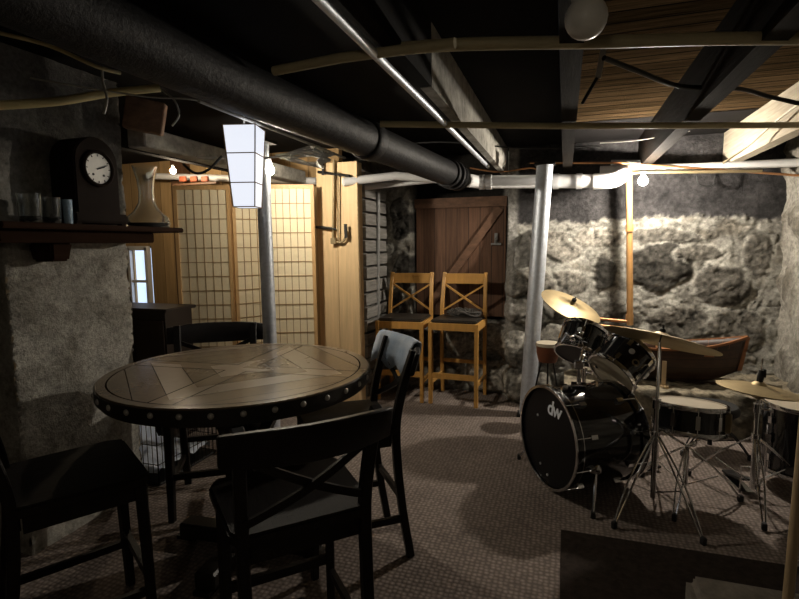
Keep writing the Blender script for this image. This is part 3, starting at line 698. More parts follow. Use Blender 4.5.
# ------------------------------------------------------------------ dining chairs (front is local +y)
def make_chair():
    t = thing('dining_chair', '', 'chair', (0, 0, 0))
    ms = MB(); n = 8
    V = []
    prof = [(-.225, -.17), (-.20, -.215), (.20, -.215), (.225, -.17), (.240, .15), (.215, .21), (-.215, .21), (-.240, .15)]
    V = [(x, y, .622) for x, y in prof]+[(x, y, .662) for x, y in prof]
    ms._add(V, [tuple(range(n))[::-1], tuple(range(n, 2*n))]+[(i, (i+1) % n, n+(i+1) % n, n+i) for i in range(n)])
    ms.bevel(.008, 2).build('seat', 'chair_seat', t)
    ms = MB().box((0, .172, .592), (.37, .022, .06)).box((0, -.185, .592), (.34, .022, .06)).box((-.19, 0, .592), (.022, .34, .06)).box((.19, 0, .592), (.022, .34, .06))
    ms.build('seat_frame', 'chair', t, smooth=False)
    for s in (-1, 1):
        MB().bar([(s*.20, .195, 0), (s*.195, .18, .622)], .036, .036, scales=[.85, 1.1]).bevel(.004, 1).build('leg', 'chair', t, smooth=False)
        pts = [(s*.185, -.265, 0), (s*.187, -.225, .25), (s*.19, -.20, .5), (s*.19, -.20, .68), (s*.195, -.235, .85), (s*.20, -.285, 1.0)]
        MB().bar(smooth_pts(pts, 4), .036, .036, up=(0, 1, 0)).bevel(.004, 1).build('rear_post', 'chair', t, smooth=False)
    def bow(x, z, depth): return -.245 - (z-.85)*.30 - depth*(1-(x/.24)**2)
    # crest rail: a tall curved board
    ms = MB(); N = 14; V = []
    for i in range(N+1):
        x = -.252+.504*i/N
        for z, off in ((.885, -.010), (.885, .014), (1.005, .014), (1.005, -.010)):
            zz = z - (.012*(abs(x)/.25)**3 if z > .95 else -.01*(abs(x)/.25)**2); V.append((x, bow(x, zz, .05)+off, zz))
    F = [tuple(range(4))[::-1], tuple(N*4+q for q in range(4))]
    for i in range(N):
        for q in range(4): F.append((i*4+q, i*4+(q+1) % 4, i*4+4+(q+1) % 4, i*4+4+q))
    ms._add(V, F).bevel(.004, 1).build('crest_rail', 'chair', t)
    for s in (-1, 1):
        pts = []
        for i in range(11):
            f = i/10; x = s*(-.185+.37*f); z = .70+.20*f; pts.append((x, -.215-(z-.70)*.17-.035*math.sin(f*PI) - .006*s, z))
        MB().bar(pts, .012, .034, up=(0, 1, 0)).build('cross_slat', 'chair', t, smooth=False) if False else MB().sweep(pts, [(-.012, -.006), (.012, -.006), (.012, .006), (-.012, .006)], up=(0, 1, 0)).build('cross_slat', 'chair', t, smooth=False)
    MB().bar([(-.20, .19, .25), (.20, .19, .25)], .022, .034).build('stretcher', 'chair', t, smooth=False)
    MB().bar([(-.186, -.222, .30), (.186, -.222, .30)], .02, .03).build('stretcher', 'chair', t, smooth=False)
    for s in (-1, 1): MB().bar([(s*.19, -.235, .20), (s*.198, .19, .20)], .02, .03).build('stretcher', 'chair', t, smooth=False)
    return t
def face(fx, fy): return math.atan2(-fx, fy)
ch = make_chair(); G = 'dark dining chairs around the round table'
chairs = [
    ('dark wooden cross-back chair nearest the viewer, its back turned to us', (-.862, 1.425), (-.71, .71)),
    ('dark wooden cross-back chair right of the table with a grey cloth over its back', (-.99, 2.16), (-.80, -.60)),
    ('dark wooden chair at the left edge in front of the chimney', (-1.72, 1.335), (.53, .85)),
    ('dark wooden chair on the far side of the table, back rail showing', (-1.90, 2.36), (.54, -.84))]
CH = []
for i, (lab, p, f) in enumerate(chairs):
    if i == 0:
        ch.location = (*p, 0); ch.rotation_euler = (0, 0, face(*f)); ch['label'] = lab; ch['group'] = G; o = ch
        MW[ch.name] = Matrix.Translation((*p, 0)) @ Matrix.Rotation(face(*f), 4, 'Z')
    else: o = dup(ch, lab, (*p, 0), face(*f), G)
    CH.append(o)
CH[3].scale = (1.12, 1, 1)
# grey cloth folded over the back of the right chair
mB = MW[CH[1].name]
cx_, V, F = 12, [], []
prof = [(.035, .865), (.036, .93), (.034, .99), (.022, 1.014), (0, 1.02), (-.022, 1.014), (-.032, .98), (-.034, .92), (-.032, .875)]
for i in range(cx_+1):
    x = -.13+.40*i/cx_
    for dy, z in prof:
        y0 = -.245-(z-.85)*.30-.05*(1-(x/.24)**2)
        wv = .006*math.sin(x*40+z*9)
        zz = z - (.02*math.sin(i*1.1) if z < .9 else 0)
        V.append(mB @ Vector((x, y0+dy*.75+wv*.4+.002, zz)))
npf = len(prof)
for i in range(cx_):
    for q in range(npf-1): F.append((i*npf+q, i*npf+q+1, (i+1)*npf+q+1, (i+1)*npf+q))
clo = MB()._add(V, F).build('cloth', 'cloth', None)
sm = clo.modifiers.new('thick', 'SOLIDIFY'); sm.thickness = .004; sm.offset = 1
tag(clo, 'grey blue cloth folded over the back of the chair right of the table', 'cloth')

# ------------------------------------------------------------------ bar stools (front is local +y)
def make_stool():
    t = thing('bar_stool', '', 'stool', (0, 0, 0)); W, D, S = .215, .20, .765
    for s in (-1, 1):
        MB().bar([(s*W, D, 0), (s*W, D, S)], .034, .034, up=(0, 1, 0)).bevel(.003, 1).build('leg', 'stool', t, smooth=False)
        MB().bar(smooth_pts([(s*W, -D-.03, 0), (s*W, -D, .4), (s*W, -D, .80), (s*(W-.004), -D-.03, 1.0), (s*(W-.008), -D-.085, 1.20)], 4), .034, .034, up=(0, 1, 0)).bevel(.003, 1).build('rear_post', 'stool', t, smooth=False)
    MB().box((0, D, S-.035), (2*W-.03, .024, .065)).box((0, -D, S-.035), (2*W-.03, .024, .065)).box((-W, 0, S-.035), (.024, 2*D-.03, .065)).box((W, 0, S-.035), (.024, 2*D-.03, .065)).build('seat_frame', 'stool', t, smooth=False)
    MB().box((0, 0, S+.012), (2*W+.0, 2*D-.01, .03)).bevel(.01, 2).build('seat_pad', 'stool_seat', t)
    MB().bar([(-W+.01, -D-.066, 1.135), (0, -D-.082, 1.135), (W-.01, -D-.066, 1.135)], .022, .085).build('crest_rail', 'stool', t, smooth=False)
    MB().bar([(-W+.01, -D-.066, 1.175), (0, -D-.08, 1.178), (W-.01, -D-.066, 1.175)], .026, .03).build('top_rail', 'stool', t, smooth=False)
    for s in (-1, 1): MB().bar([(-W+.01, -D-(.01 if s > 0 else .052), .83 if s > 0 else 1.09), (W-.01, -D-(.052 if s > 0 else .01), 1.09 if s > 0 else .83)], .016, .024, up=(0, 1, 0)).build('cross_slat', 'stool', t, smooth=False)
    MB().bar([(-W, D, .27), (W, D, .27)], .02, .05).build('footrest', 'stool', t, smooth=False)
    MB().bar([(-W, -D, .33), (W, -D, .33)], .02, .035).build('stretcher', 'stool', t, smooth=False)
    for s in (-1, 1): MB().bar([(s*W, -D, .20), (s*W, D, .20)], .02, .035).build('stretcher', 'stool', t, smooth=False)
    return t
st = make_stool(); SG = 'pine bar stools by the plank door'
st.location = (-1.465, 4.65, 0); st.rotation_euler = (0, 0, PI+.03); st['group'] = SG
MW[st.name] = Matrix.Translation((-1.465, 4.65, 0)) @ Matrix.Rotation(PI+.03, 4, 'Z')
st['label'] = 'honey coloured wooden bar stool with cross back, beside the grey slats'
dup(st, 'honey coloured wooden bar stool with a dark twig tangle on its seat', (-.94, 4.655, 0), PI-.04, SG)
ms = MB()
for k in range(16):
    pts = []
    a0 = random.uniform(0, 6.28); rr = random.uniform(.05, .15)
    for j in range(7):
        a = a0+j*.8; pts.append(Vector((-.90+rr*1.1*math.cos(a)+random.uniform(-.02, .02), 4.72+rr*.7*math.sin(a), .80+random.uniform(.0, .10)*(1-rr*3))))
    ms.tube(smooth_pts(pts, 3), .005, 5)
tag(ms.build('twig_tangle', 'twig'), 'tangle of dark twigs lying on the seat of the right bar stool', 'twigs')

# ------------------------------------------------------------------ wire crate with bedding
KX, KY0, KY1, KZ = -2.35, 2.37, 2.92, .62; KX0 = -2.95
t = thing('wire_crate', 'black wire dog crate under the table edge beside the chimney', 'crate', (KX, KY0, 0))
def wpanel(name, o, u, v, nu, nv, r=.0022, dbl=()):
    o, u, v = Vector(o), Vector(u), Vector(v); ms = MB()
    for i in range(nu+1): ms.tube([o+u*(i/nu), o+u*(i/nu)+v], r*(1.8 if i in (0, nu) else 1), 5)
    for j in range(nv+1): ms.tube([o+v*(j/nv), o+v*(j/nv)+u], r*(1.8 if j in (0, nv) else 1.2), 5)
    return ms.build(name, 'wire', t, world=True)
wpanel('side_panel', (KX, KY0, .02), (0, KY1-KY0, 0), (0, 0, KZ), 14, 5)
wpanel('side_panel', (KX0, KY0, .02), (0, KY1-KY0, 0), (0, 0, KZ), 14, 5)
wpanel('end_panel', (KX0, KY0, .02), (KX-KX0, 0, 0), (0, 0, KZ), 16, 5)
wpanel('end_panel', (KX0, KY1, .02), (KX-KX0, 0, 0), (0, 0, KZ), 16, 5)
wpanel('top_panel', (KX0, KY0, KZ+.02), (KX-KX0, 0, 0), (0, KY1-KY0, 0), 8, 6)
MB().box(((KX+KX0)/2, (KY0+KY1)/2, .014), (KX-KX0-.02, KY1-KY0-.02, .02)).build('tray', 'wire', t, world=True, smooth=False)
def bed_fn(p):
    u = (p.x-KX0)/(KX-KX0); v = (p.y-KY0)/(KY1-KY0)
    z = .03 + .40*ss(.55, .15, u)+.06*ss(.2, 0, abs(v-.5)) if False else 0
    hgt = .06 + .30*(1-ss(.1, .75, u)) + .04*fbm((p.x, p.y, 0), 7)
    k = ss(0, .06, u)*ss(0, .06, 1-u)*ss(0, .1, v)*ss(0, .1, 1-v)
    hgt = .07 + .03*fbm((p.x, p.y, 0), 7) + .30*(1-ss(.06, .2, u)); return Vector((0, 0, hgt*k)), (.6, .65, .75)
bd = relief('bedding', (KX0+.03, KY0+.03, .027), (KX-KX0-.06, 0, 0), (0, KY1-KY0-.06, 0), 40, 40, bed_fn, 'bedding')
tag(bd, 'pale blue crumpled bedding inside the wire crate', 'bedding')

# ------------------------------------------------------------------ drum kit
def drum(t, c, axis, r, depth, top_head, bottom_head, lugs=8, hoop='chrome', shell='drum_black', hoop_h=.024, xh=(1, 0, 0)):
    m = frame_to(axis, c, xh)
    sh = MB().lathe([(r-.008, 0), (r, 0), (r, depth), (r-.008, depth)], m, 48, closed=True).build('shell', shell, t, world=True)
    for z, mm, s in ((depth, top_head, 1), (0, bottom_head, -1)):
        MB().lathe([(0, z+s*.001), (r-.002, z+s*.001), (r+.001, z-s*.006), (r-.004, z-s*.004), (0, z-s*.004)], m, 48).build('drum_head', mm, t, world=True)
        a, b = sorted((z+s*hoop_h*.35, z-s*hoop_h*.65))
        MB().lathe([(r+.002, a), (r+.012, a), (r+.014, (a+b)/2), (r+.012, b), (r+.002, b)], m, 48, closed=True).build('hoop', hoop, t, world=True)
    for k in range(lugs):
        a = 2*PI*(k+.5)/lugs; ca, sa = math.cos(a), math.sin(a)
        lg_ = MB()
        if depth < .2: lg_.box(m @ Vector(((r+.008)*ca, (r+.008)*sa, depth/2)), (.016, .022, depth*.5), m.to_3x3() @ Matrix.Rotation(a, 3, 'Z'))
        else:
            for f in (.22, .78):
                lg2 = MB().box(m @ Vector(((r+.009)*ca, (r+.009)*sa, depth*f)), (.018, .024, .04), m.to_3x3() @ Matrix.Rotation(a, 3, 'Z'))
                z0, z1 = (-.008, depth*f) if f < .5 else (depth*f, depth+.008)
                lg2.tube([m @ Vector(((r+.012)*ca, (r+.012)*sa, z0)), m @ Vector(((r+.012)*ca, (r+.012)*sa, z1))], .0035, 6)
                lg2.build('lug', 'chrome', t, world=True, smooth=False)
            continue
        for z0, z1 in ((depth*.5, depth+.008), (-.008, depth*.5)):
            lg_.tube([m @ Vector(((r+.012)*ca, (r+.012)*sa, z0)), m @ Vector(((r+.012)*ca, (r+.012)*sa, z1))], .0035, 6)
        lg_.build('lug', 'chrome', t, world=True, smooth=False)
    return m
# bass drum
BR = .297; bd_ax = Vector((.83, .56, 0)).normalized(); bc = Vector((-.066, 3.085, BR+.016)); BL = .45
t = thing('bass_drum', 'big glossy black bass drum with a white logo on its front head', 'drum', (bc.x, bc.y, 0))
m = drum(t, bc, bd_ax, BR, BL, 'head_white', 'head_black', 10, hoop='drum_black', hoop_h=.05)
for z0, z1 in ((-.019, -.012), (.026, .031), (BL+.012, BL+.019)):
    MB().lathe([(BR+.0, z0), (BR+.0155, z0), (BR+.0155, z1), (BR+.0, z1)], m, 64, closed=True).build('hoop_trim', 'chrome', t, world=True)
# lettering on the front head
def text_mesh(txt, name, mtx, size, mname, parent, shear=.0):
    cu = bpy.data.curves.new('lettering', 'FONT'); cu.body = txt; cu.size = size; cu.extrude = .0006; cu.align_x = 'CENTER'; cu.align_y = 'CENTER'; cu.shear = shear; cu.offset = size*.018; cu.space_character = .86
    o = bpy.data.objects.new('lettering', cu); COL.objects.link(o)
    me = bpy.data.meshes.new_from_object(o.evaluated_get(bpy.context.evaluated_depsgraph_get()))
    bpy.data.objects.remove(o); bpy.data.curves.remove(cu)
    me.transform(mtx); me.transform(ROOT(parent).inverted())
    ob = bpy.data.objects.new(name, me); COL.objects.link(ob); ob.parent = parent; me.materials.clear(); me.materials.append(MT[mname]); return ob
nfr = -bd_ax; xr = Vector((.56, -.83, 0)).normalized()
lm = Matrix((xr, Vector((0, 0, 1)), nfr)).transposed().to_4x4(); lm.translation = bc + nfr*.004 + xr*.055 + Vector((0, 0, .185))
text_mesh('dw', 'logo', lm, .125, 'logo', t, .15)
for du, dz_ in ((-.12, .10), (-.08, -.2), (.0, -.24)): MB().lathe([(0, 0), (.008, 0), (.008, .004), (0, .004)], frame_to(nfr, bc+nfr*.002+xr*du+Vector((0, 0, dz_))), 10).build('rivet', 'badge', t, world=True)
for s, foot in ((1, atg(593, 518)), (-1, atg(519, 459))):
    side = xr*s; a = bc + bd_ax*.13 + side*(BR*.93) + Vector((0, 0, -.10))
    lg_ = MB().tube([a, foot+Vector((0, 0, .02))], .009, 8).build('spur_leg', 'chrome', t, world=True)
    MB().lathe([(0, 0), (.014, 0), (.012, .035), (0, .035)], Matrix.Translation(foot), 10).build('rubber_foot', 'rubber', lg_, world=True)
    MB().ball(a, .03, 2, (1, 1, 1.2)).build('spur_bracket', 'chrome', t, world=True)
# toms
def tom(label, c0, axis, r, depth, badge_dir):
    t = thing('rack_tom', label, 'drum', c0)
    axis = Vector(axis).normalized(); m = drum(t, c0, axis, r, depth, 'head_white', 'head_white' if r > .145 else 'head_black', 6)
    bn = Vector(badge_dir); bn = (bn-axis*bn.dot(axis)).normalized()
    p = Vector(c0)+axis*depth*.62+bn*r
    MB().lathe([(0, -.004), (.018, -.004), (.018, .003), (0, .003)], frame_to(bn, p), 16).build('badge', 'badge', t, world=True)
    p = Vector(c0)+axis*depth*.38+(bn*.9+Vector((.3, 0, -.2))).normalized()*r
    MB().lathe([(.013, -.004), (.022, -.004), (.022, .008), (.013, .008)], frame_to(bn, p), 16, closed=True).build('mount_ring', 'chrome', t, world=True)
    return t, m
tom2c, tom2a = atd(611, 374, 3.14), Vector((.60, .54, .58))
tom('black rack tom on the right of the pair, cream underside facing us', tom2c, tom2a, .15, .21, (-.1, -1, .25))
tom1c, tom1a = atd(577, 355, 3.33), Vector((.27, .55, .78))
tom('black rack tom on the left of the pair, nearer the steel column', tom1c, tom1a, .14, .19, (-.3, -1, -.1))
t = thing('tom_mount', 'chrome double tom holder standing on the bass drum', 'holder', bc+bd_ax*.2+Vector((0, 0, BR)))
mb = bc+bd_ax*.20+Vector((0, 0, BR+.004)); mt_ = mb+Vector((0, 0, .13))
MB().tube([mb, mt_], .013, 12).build('post', 'chrome', t, world=True)
MB().box(mb+Vector((0, 0, .008)), (.09, .06, .016)).bevel(.004, 1).build('plate', 'chrome', t, world=True, smooth=False)
MB().box(mt_, (.06, .05, .05)).bevel(.008, 1).build('clamp', 'chrome', t, world=True, smooth=False)
n2 = Vector((-.1, -1, .0)).normalized()
e2 = tom2c+tom2a.normalized()*.08-Vector((.9, -.2, .1)).normalized()*.13
e1 = tom1c+tom1a.normalized()*.06+Vector((.3, -1, -.1)).normalized()*.145
for e in (e1, e2): MB().tube(smooth_pts([mt_, mt_.lerp(e, .5)+Vector((0, -.04, .03)), e]), .009, 8).build('arm', 'chrome', t, world=True); 
for e in (e1, e2): MB().ball(e, .02, 2).build('ball_clamp', 'chrome', t, world=True)
a1 = tom1a.normalized(); s1 = Vector((-.55, -.80, .1)).normalized(); s1 = (s1-a1*s1.dot(a1)).normalized(); b1 = tom1c+a1*.03+s1*.160
MB().box(b1, (.05, .035, .07), (.3, .5, .4)).bevel(.006, 1).build('bracket', 'chrome', t, world=True, smooth=False)
MB().tube(smooth_pts([b1, b1+Vector((.06, -.05, .03)), b1+Vector((.10, -.02, -.03)), mt_]), .008, 8).build('arm', 'chrome', t, world=True)
MB().tube([b1+Vector((-.03, -.02, -.03)), b1+Vector((.08, -.04, .06))], .006, 8).build('lock_rod', 'chrome', t, world=True)
for q in (b1+Vector((.04, -.05, .0)), b1+Vector((.09, -.05, .05)), mt_+Vector((.03, -.03, .03))): MB().ball(q, .014, 2, (1.3, 1, .8)).build('wing_screw', 'chrome', t, world=True)
# stands
def leg3(t, base, zc, zf, rad, angs, r=.007, brace=True, m='chrome', foot=True, ztop=None):
    base = Vector((base[0], base[1], 0))
    for a in angs:
        dx = Vector((math.cos(a), math.sin(a), 0)); f = base+dx*rad+Vector((0, 0, .02)); top = base+dx*.022+Vector((0, 0, zc))
        knee = top.lerp(f, .45)+dx*.025; sd = dx.cross(Vector((0, 0, 1)))*.010
        ms = MB()
        for s in (-1, 1): ms.tube(smooth_pts([top+sd*s*.6, knee+sd*s*1.5, f+sd*s*.6], 4), r*.75, 7)
        ms.tube([base+dx*.018+Vector((0, 0, zf)), top.lerp(f, .55)], r*.6, 6)
        lg_ = ms.build('leg', m, t, world=True)
        MB().box(f+Vector((0, 0, .0)), (.030, .024, .04), (0, 0, a)).bevel(.005, 1).build('rubber_foot', 'rubber', lg_, world=True)
def stand(name, label, base, htop, zc, rad, angs, lean=None):
    t = thing(name, label, 'stand', (base[0], base[1], 0))
    b = Vector((base[0], base[1], 0)); top = Vector(lean) if lean else b+Vector((0, 0, htop)); mid = b+Vector((0, 0, max(zc+.18, htop*.55)))
    MB().tube([b+Vector((0, 0, .06)), mid], .014, 12).build('lower_tube', 'chrome', t, world=True)
    MB().tube([mid, top], .0095, 10).build('upper_tube', 'chrome', t, world=True)
    for z in (zc, mid.z): MB().tube([b+Vector((0, 0, z-.025)), b+Vector((0, 0, z+.025))], .022, 12).build('collar', 'chrome', t, world=True)
    MB().tube([b+Vector((.01, -.01, mid.z)), b+Vector((.05, -.03, mid.z))], .006, 6).box(b+Vector((.055, -.032, mid.z)), (.012, .03, .018)).build('wing_nut', 'chrome', t, world=True, smooth=False)
    leg3(t, base, zc, .10, rad, angs)
    return t, top
def cymbal(name, label, c, n, r, bell=.055):
    m = frame_to(n, c); k = r
    prof = [(.006, .028), (bell*.45, .026), (bell*.8, .017), (bell, .008), (k*.5, .0), (k*.8, -.010), (k, -.021)]
    pr = prof + [(x, z-.0022) for x, z in prof[::-1]]
    return tag(MB().lathe(pr, m, 64, closed=True).build(name, 'cymbal'), label, 'cymbal')
rc = atd(661, 337, 2.80); rn = Vector((.22, .24, .94))
cymbal('ride_cymbal', 'large brass ride cymbal tilted away above the snare drum', rc, rn, .30)
rb = (.50, 2.99)
t, top = stand('cymbal_stand', 'chrome cymbal stand under the large ride cymbal, left of the snare drum', rb, .84, .42, .36, [math.radians(a) for a in (232, 300, 80)], rc-rn.normalized()*.03)
MB().tube([rc-rn.normalized()*.03, rc+rn.normalized()*.07], .004, 8).lathe([(0, .026), (.018, .026), (.016, .045), (.006, .05), (.006, .065), (0, .065)], frame_to(rn, rc), 14).build('cymbal_seat', 'rubber', t, world=True)
cc = atd(572, 304, 3.75); cn = Vector((.42, -.24, .88))
cymbal('crash_cymbal', 'brass crash cymbal tilted toward us behind the rack toms', cc, cn, .232, .045)
cbx = (.16, 3.95)
t, top = stand('cymbal_stand', 'chrome cymbal stand behind the rack toms under the tilted crash cymbal', cbx, .90, .34, .24, [math.radians(a) for a in (200, 330, 80)], cc-cn.normalized()*.03)
MB().tube([cc-cn.normalized()*.03, cc+cn.normalized()*.06], .004, 8).lathe([(0, .026), (.018, .026), (.016, .045), (.006, .05), (0, .06)], frame_to(cn, cc), 14).build('cymbal_seat', 'rubber', t, world=True)
hc_ = atd(759, 386, 2.85); hn = Vector((.10, .05, .99))
cymbal('hihat_cymbal', 'upper brass hi-hat cymbal at the right of the kit', hc_, hn, .208, .04)
m = frame_to(-hn, hc_-Vector((0, 0, .046)))
prof = [(.006, .028), (.018, .026), (.034, .017), (.04, .008), (.10, 0), (.17, -.010), (.208, -.021)]
tag(MB().lathe(prof+[(x, z-.0022) for x, z in prof[::-1]], m, 64, closed=True).build('hihat_cymbal', 'cymbal'), 'lower brass hi-hat cymbal facing down under its twin', 'cymbal')
hb = (hc_.x-.0, hc_.y)
t, top = stand('hihat_stand', 'chrome hi-hat stand with a foot pedal at the right', hb, .66, .36, .36, [math.radians(a) for a in (262, 22, 140)], hc_-Vector((0, 0, .078)))
MB().tube([hc_-Vector((0, 0, .07)), hc_+Vector((.01, 0, .16))], .004, 8).build('pull_rod', 'chrome', t, world=True)
MB().lathe([(0, .026), (.016, .026), (.018, .05), (.012, .09), (0, .09)], frame_to(hn, hc_), 14).box(hc_+Vector((.022, 0, .075)), (.012, .018, .045)).build('clutch', 'rubber', t, world=True)
def pedal(t, heel, toe, w=.085, hz=.09):
    heel, toe = Vector(heel), Vector(toe); d = (toe-heel)
    MB().bar([heel+Vector((0, 0, .012)), toe+Vector((0, 0, .012))], w*.8, .006).build('pedal_base', 'chrome', t, world=True, smooth=False)
    MB().bar([heel+Vector((0, 0, .03)), heel+d*.25+Vector((0, 0, .035)), toe+Vector((0, 0, hz))], w*.85, .012).build('footboard', 'iron', t, world=True, smooth=False)
    sd = Vector((0, 0, 1)).cross(d.normalized())*w*.55
    MB().tube([toe+sd+Vector((0, 0, .01)), toe+sd+Vector((0, 0, .17)), toe-sd+Vector((0, 0, .17)), toe-sd+Vector((0, 0, .01))], .007, 8).build('pedal_frame', 'chrome', t, world=True)
pedal(t, (hb[0]-.04, hb[1]+.30, 0), (hb[0]-.0, hb[1]+.05, 0))
bb = bc+bd_ax*BL
t = thing('bass_pedal', 'chrome bass drum pedal behind the bass drum', 'pedal', (bb.x, bb.y, 0))
pedal(t, (bb.x+.30, bb.y+.20, 0), (bb.x+.075, bb.y+.05, 0), .09)
MB().tube([(bb.x+.07, bb.y+.05, .17), (bb.x+.10, bb.y+.07, .36)], .005, 8).lathe([(0, -.03), (.02, -.03), (.02, .03), (0, .03)], frame_to(bd_ax, (bb.x+.10, bb.y+.07, .37)), 12).build('beater', 'chrome', t, world=True)
# snare
sc_ = atd(690, 404, 2.85); SH_ = .145; sn = Vector((.03, .12, 1))
t = thing('snare_drum', 'black snare drum with cream head and chrome hoops', 'drum', sc_-Vector((0, 0, SH_)))
drum(t, sc_-Vector((0, 0, SH_)), sn, .178, SH_, 'head_white', 'head_white', 10)
MB().box(sc_+Vector((.172, -.075, -.07)), (.03, .035, .10), (0, 0, -.4)).bevel(.004, 1).build('strainer', 'brass', t, world=True, smooth=False)
sb = (sc_.x+.0, sc_.y+.02)
t = thing('snare_stand', 'dark chrome tripod stand under the snare drum', 'stand', (*sb, 0))
MB().tube([(sb[0], sb[1], .08), (sb[0], sb[1], sc_.z-SH_-.10)], .014, 10).build('tube', 'chrome', t, world=True)
for a in (30, 150, 270):
    dx = Vector((math.cos(math.radians(a)), math.sin(math.radians(a)), 0)); b0 = Vector((sb[0], sb[1], sc_.z-SH_-.11))
    MB().tube(smooth_pts([b0, b0+dx*.10+Vector((0, 0, .04)), b0+dx*.188+Vector((0, 0, .085)), b0+dx*.196+Vector((0, 0, .14))]), .007, 8).build('basket_arm', 'chrome', t, world=True)
leg3(t, sb, .30, .09, .30, [math.radians(a) for a in (250, 10, 130)])
# throne
tc_ = atd(712, 404, 3.55)
t = thing('drum_throne', 'round black drum stool behind the snare drum', 'stool', (tc_.x, tc_.y, 0))
MB().lathe([(0, -.07), (.15, -.07), (.17, -.05), (.17, -.02), (.155, 0), (0, .004)], Matrix.Translation(tc_), 32).build('seat', 'rubber', t, world=True)
MB().tube([(tc_.x, tc_.y, .05), (tc_.x, tc_.y, tc_.z-.06)], .016, 10).build('tube', 'iron', t, world=True)
leg3(t, (tc_.x, tc_.y), .24, .08, .24, [math.radians(a) for a in (215, 335, 95)], m='iron')
# floor tom
fc = atd(806, 404, 2.98)
t = thing('floor_tom', 'black floor tom with a cream head, cut off by the right edge', 'drum', (fc.x, fc.y, 0))
FD = min(.40, fc.z-.12)
drum(t, fc-Vector((0, 0, FD)), (0, 0, 1), .203, FD, 'head_white', 'head_white', 8)
for a in (200, 320, 80):
    dx = Vector((math.cos(math.radians(a)), math.sin(math.radians(a)), 0)); p = Vector((fc.x, fc.y, 0))+dx*.222
    lg_ = MB().tube([p+Vector((0, 0, fc.z-.12)), p+Vector((0, 0, .07)), p+dx*.03+Vector((0, 0, .03))], .006, 8).build('leg', 'chrome', t, world=True)
    MB().lathe([(0, 0), (.014, 0), (.012, .04), (0, .04)], Matrix.Translation(p+dx*.035), 10).build('rubber_foot', 'rubber', lg_, world=True)
    MB().box(p+Vector((0, 0, fc.z-.2)), (.03, .03, .05)).build('leg_bracket', 'chrome', t, world=True, smooth=False)
# small wooden drum left of the toms
wc = atd(548, 343, 4.05)
t = thing('small_drum', 'small reddish wooden drum with pale head behind the steel column', 'drum', wc)
MB().lathe([(0, -.15), (.07, -.15), (.088, -.08), (.094, 0), (0, 0)], Matrix.Translation(wc), 28).build('shell', 'wood_red', t, world=True)
MB().lathe([(0, .004), (.094, .004), (.098, -.02), (.094, -.022), (.092, 0), (0, 0)], Matrix.Translation(wc), 28).build('drum_head', 'head_white', t, world=True)
for a in (200, 330, 90):
    dx = Vector((math.cos(math.radians(a)), math.sin(math.radians(a)), 0))
    MB().tube([wc+dx*.05+Vector((0, 0, -.145)), Vector((wc.x, wc.y, .0))+dx*.16], .007, 8).build('leg', 'iron', t, world=True)

# ------------------------------------------------------------------ boat on the ledge
bl0 = aty(748, 333, 4.62); BLn = 1.30; bx1 = bl0.x
t = thing('model_boat', 'dark wooden model rowing boat resting on the stone ledge', 'boat', (bx1-BLn/2, 4.62, LT))
N, K = 28, 8; V, F = [], []; H0 = .30
def sec(s):
    b = .19*(1-abs(s)**2.6)+.004; k = .012+.10*max(0, abs(s)-.55)**1.6*4; sh = H0+.10*s*s
    return b, k, sh
for i in range(N+1):
    s = -1+2*i/N; b, k, sh = sec(s); rake = 1+.0*s
    for j in range(-K, K+1):
        f = abs(j)/K; y = b*math.sin(f*PI/2)**.8*(1 if j > 0 else -1); z = k+(sh-k)*(1-math.cos(f*PI/2))**.8 if f else k
        xx = s*BLn/2*(.90+.10*(z/ (H0+.1)))
        V.append((xx, y, z))
W = 2*K+1
for i in range(N):
    for j in range(W-1): F.append((i*W+j, i*W+j+1, (i+1)*W+j+1, (i+1)*W+j))
hull = MB()._add(V, F).build('hull', 'boat', t)
smd = hull.modifiers.new('thick', 'SOLIDIFY'); smd.thickness = .012
for s in (0, W-1): MB().bar([V[i*W+s] for i in range(N+1)], .018, .018).build('gunwale', 'boat_trim', t)
for i in (0, N): MB().bar(smooth_pts([V[i*W+K], V[i*W+K+4], V[i*W+W-1]], 4), .03, .03, up=(0, 1, 0)).build('stem_post', 'boat_trim', t)
for x in (-.3, .05, .35): MB().box((x, 0, H0-.04), (.07, .33, .014)).build('thwart', 'boat_trim', t, smooth=False)
ms = MB()
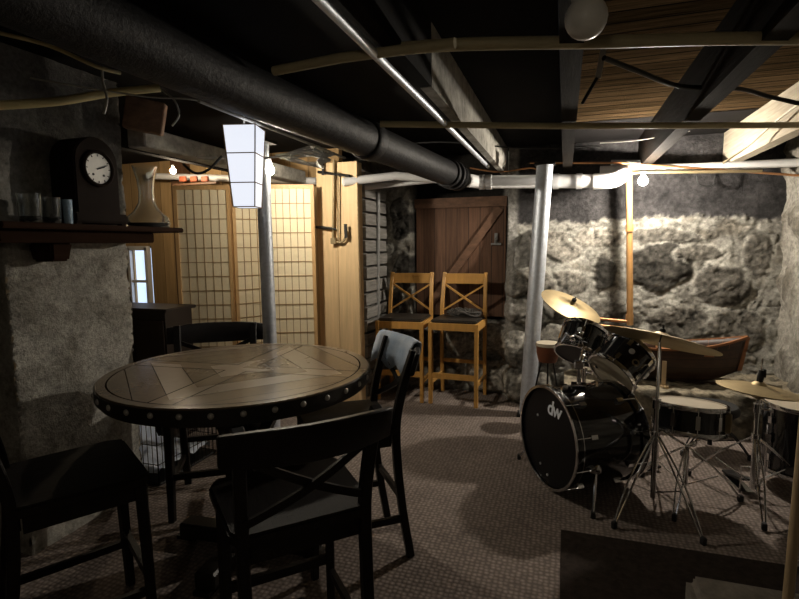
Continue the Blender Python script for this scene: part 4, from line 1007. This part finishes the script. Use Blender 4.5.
for i in range(3, N-2, 2):
    pts = [Vector(V[i*W+j])*1.0 for j in range(W)]
    ms.bar([p+Vector((0, -.006*math.copysign(1, p.y), .008)) for p in pts], .012, .008)
ms.build('ribs', 'boat_trim', t)
MB().box((.03, -.20, .10), (.03, .02, .22)).box((.03, -.2, .007), (.06, .09, .014)).build('prop', 'stick', t, smooth=False)
MB().box((0, 0, .004), (BLn*.7, .03, .03)).build('keel', 'boat', t, smooth=False)

# ------------------------------------------------------------------ rug, block and pole in the right foreground
r0, r1 = Vector((.012, 2.60, 0)), Vector((1.55, 2.60, 0))
ms = MB().box((.78, 1.55, .005), (1.53, 2.1, .010)).bevel(.003, 1)
rg = ms.build('dark_rug', 'rug', smooth=False); tag(rg, 'dark brown woven rug on the carpet in the right foreground', 'rug')
bxp = MB().box((.72, 1.80, .115), (.50, .55, .21)).bevel(.03, 3).build('padded_block', 'grey_box', None); tag(bxp, 'rough grey block at the bottom right corner', 'block')
pa, pb_ = atd(789, 588, 1.75), atd(803, 440, 1.75)
dd = pb_-pa
tag(MB().tube([pa+dd*((.225-pa.z)/dd.z), pb_+dd*1.2], .0165, 14).build('wooden_pole', 'stick'), 'pale wooden pole standing upright on the grey block at the right edge', 'pole')

# ------------------------------------------------------------------ world and view
def lamp(name, loc, e, col, r=.05):
    l = bpy.data.lights.new(name, 'POINT'); l.energy = e; l.color = col; l.shadow_soft_size = r
    o = bpy.data.objects.new(name, l); COL.objects.link(o); o.location = loc
lamp('fill_lamp', (-.2, -1.0, 1.9), 2.8, (1, .86, .68))     # unseen fill added behind the viewer to lift ceiling pipes and globe
w = bpy.data.worlds.new('world'); SC.world = w; w.use_nodes = True
w.node_tree.nodes['Background'].inputs[0].default_value = (.6, .7, 1, 1); w.node_tree.nodes['Background'].inputs[1].default_value = .004
SC.view_settings.view_transform = 'Standard'; SC.view_settings.look = 'None'; SC.view_settings.gamma = 1; SC.view_settings.exposure = 1.5
SC.view_settings.use_curve_mapping = False
SC.cycles.use_denoising = True
SC.cycles.max_bounces = 8; SC.cycles.sample_clamp_indirect = 4
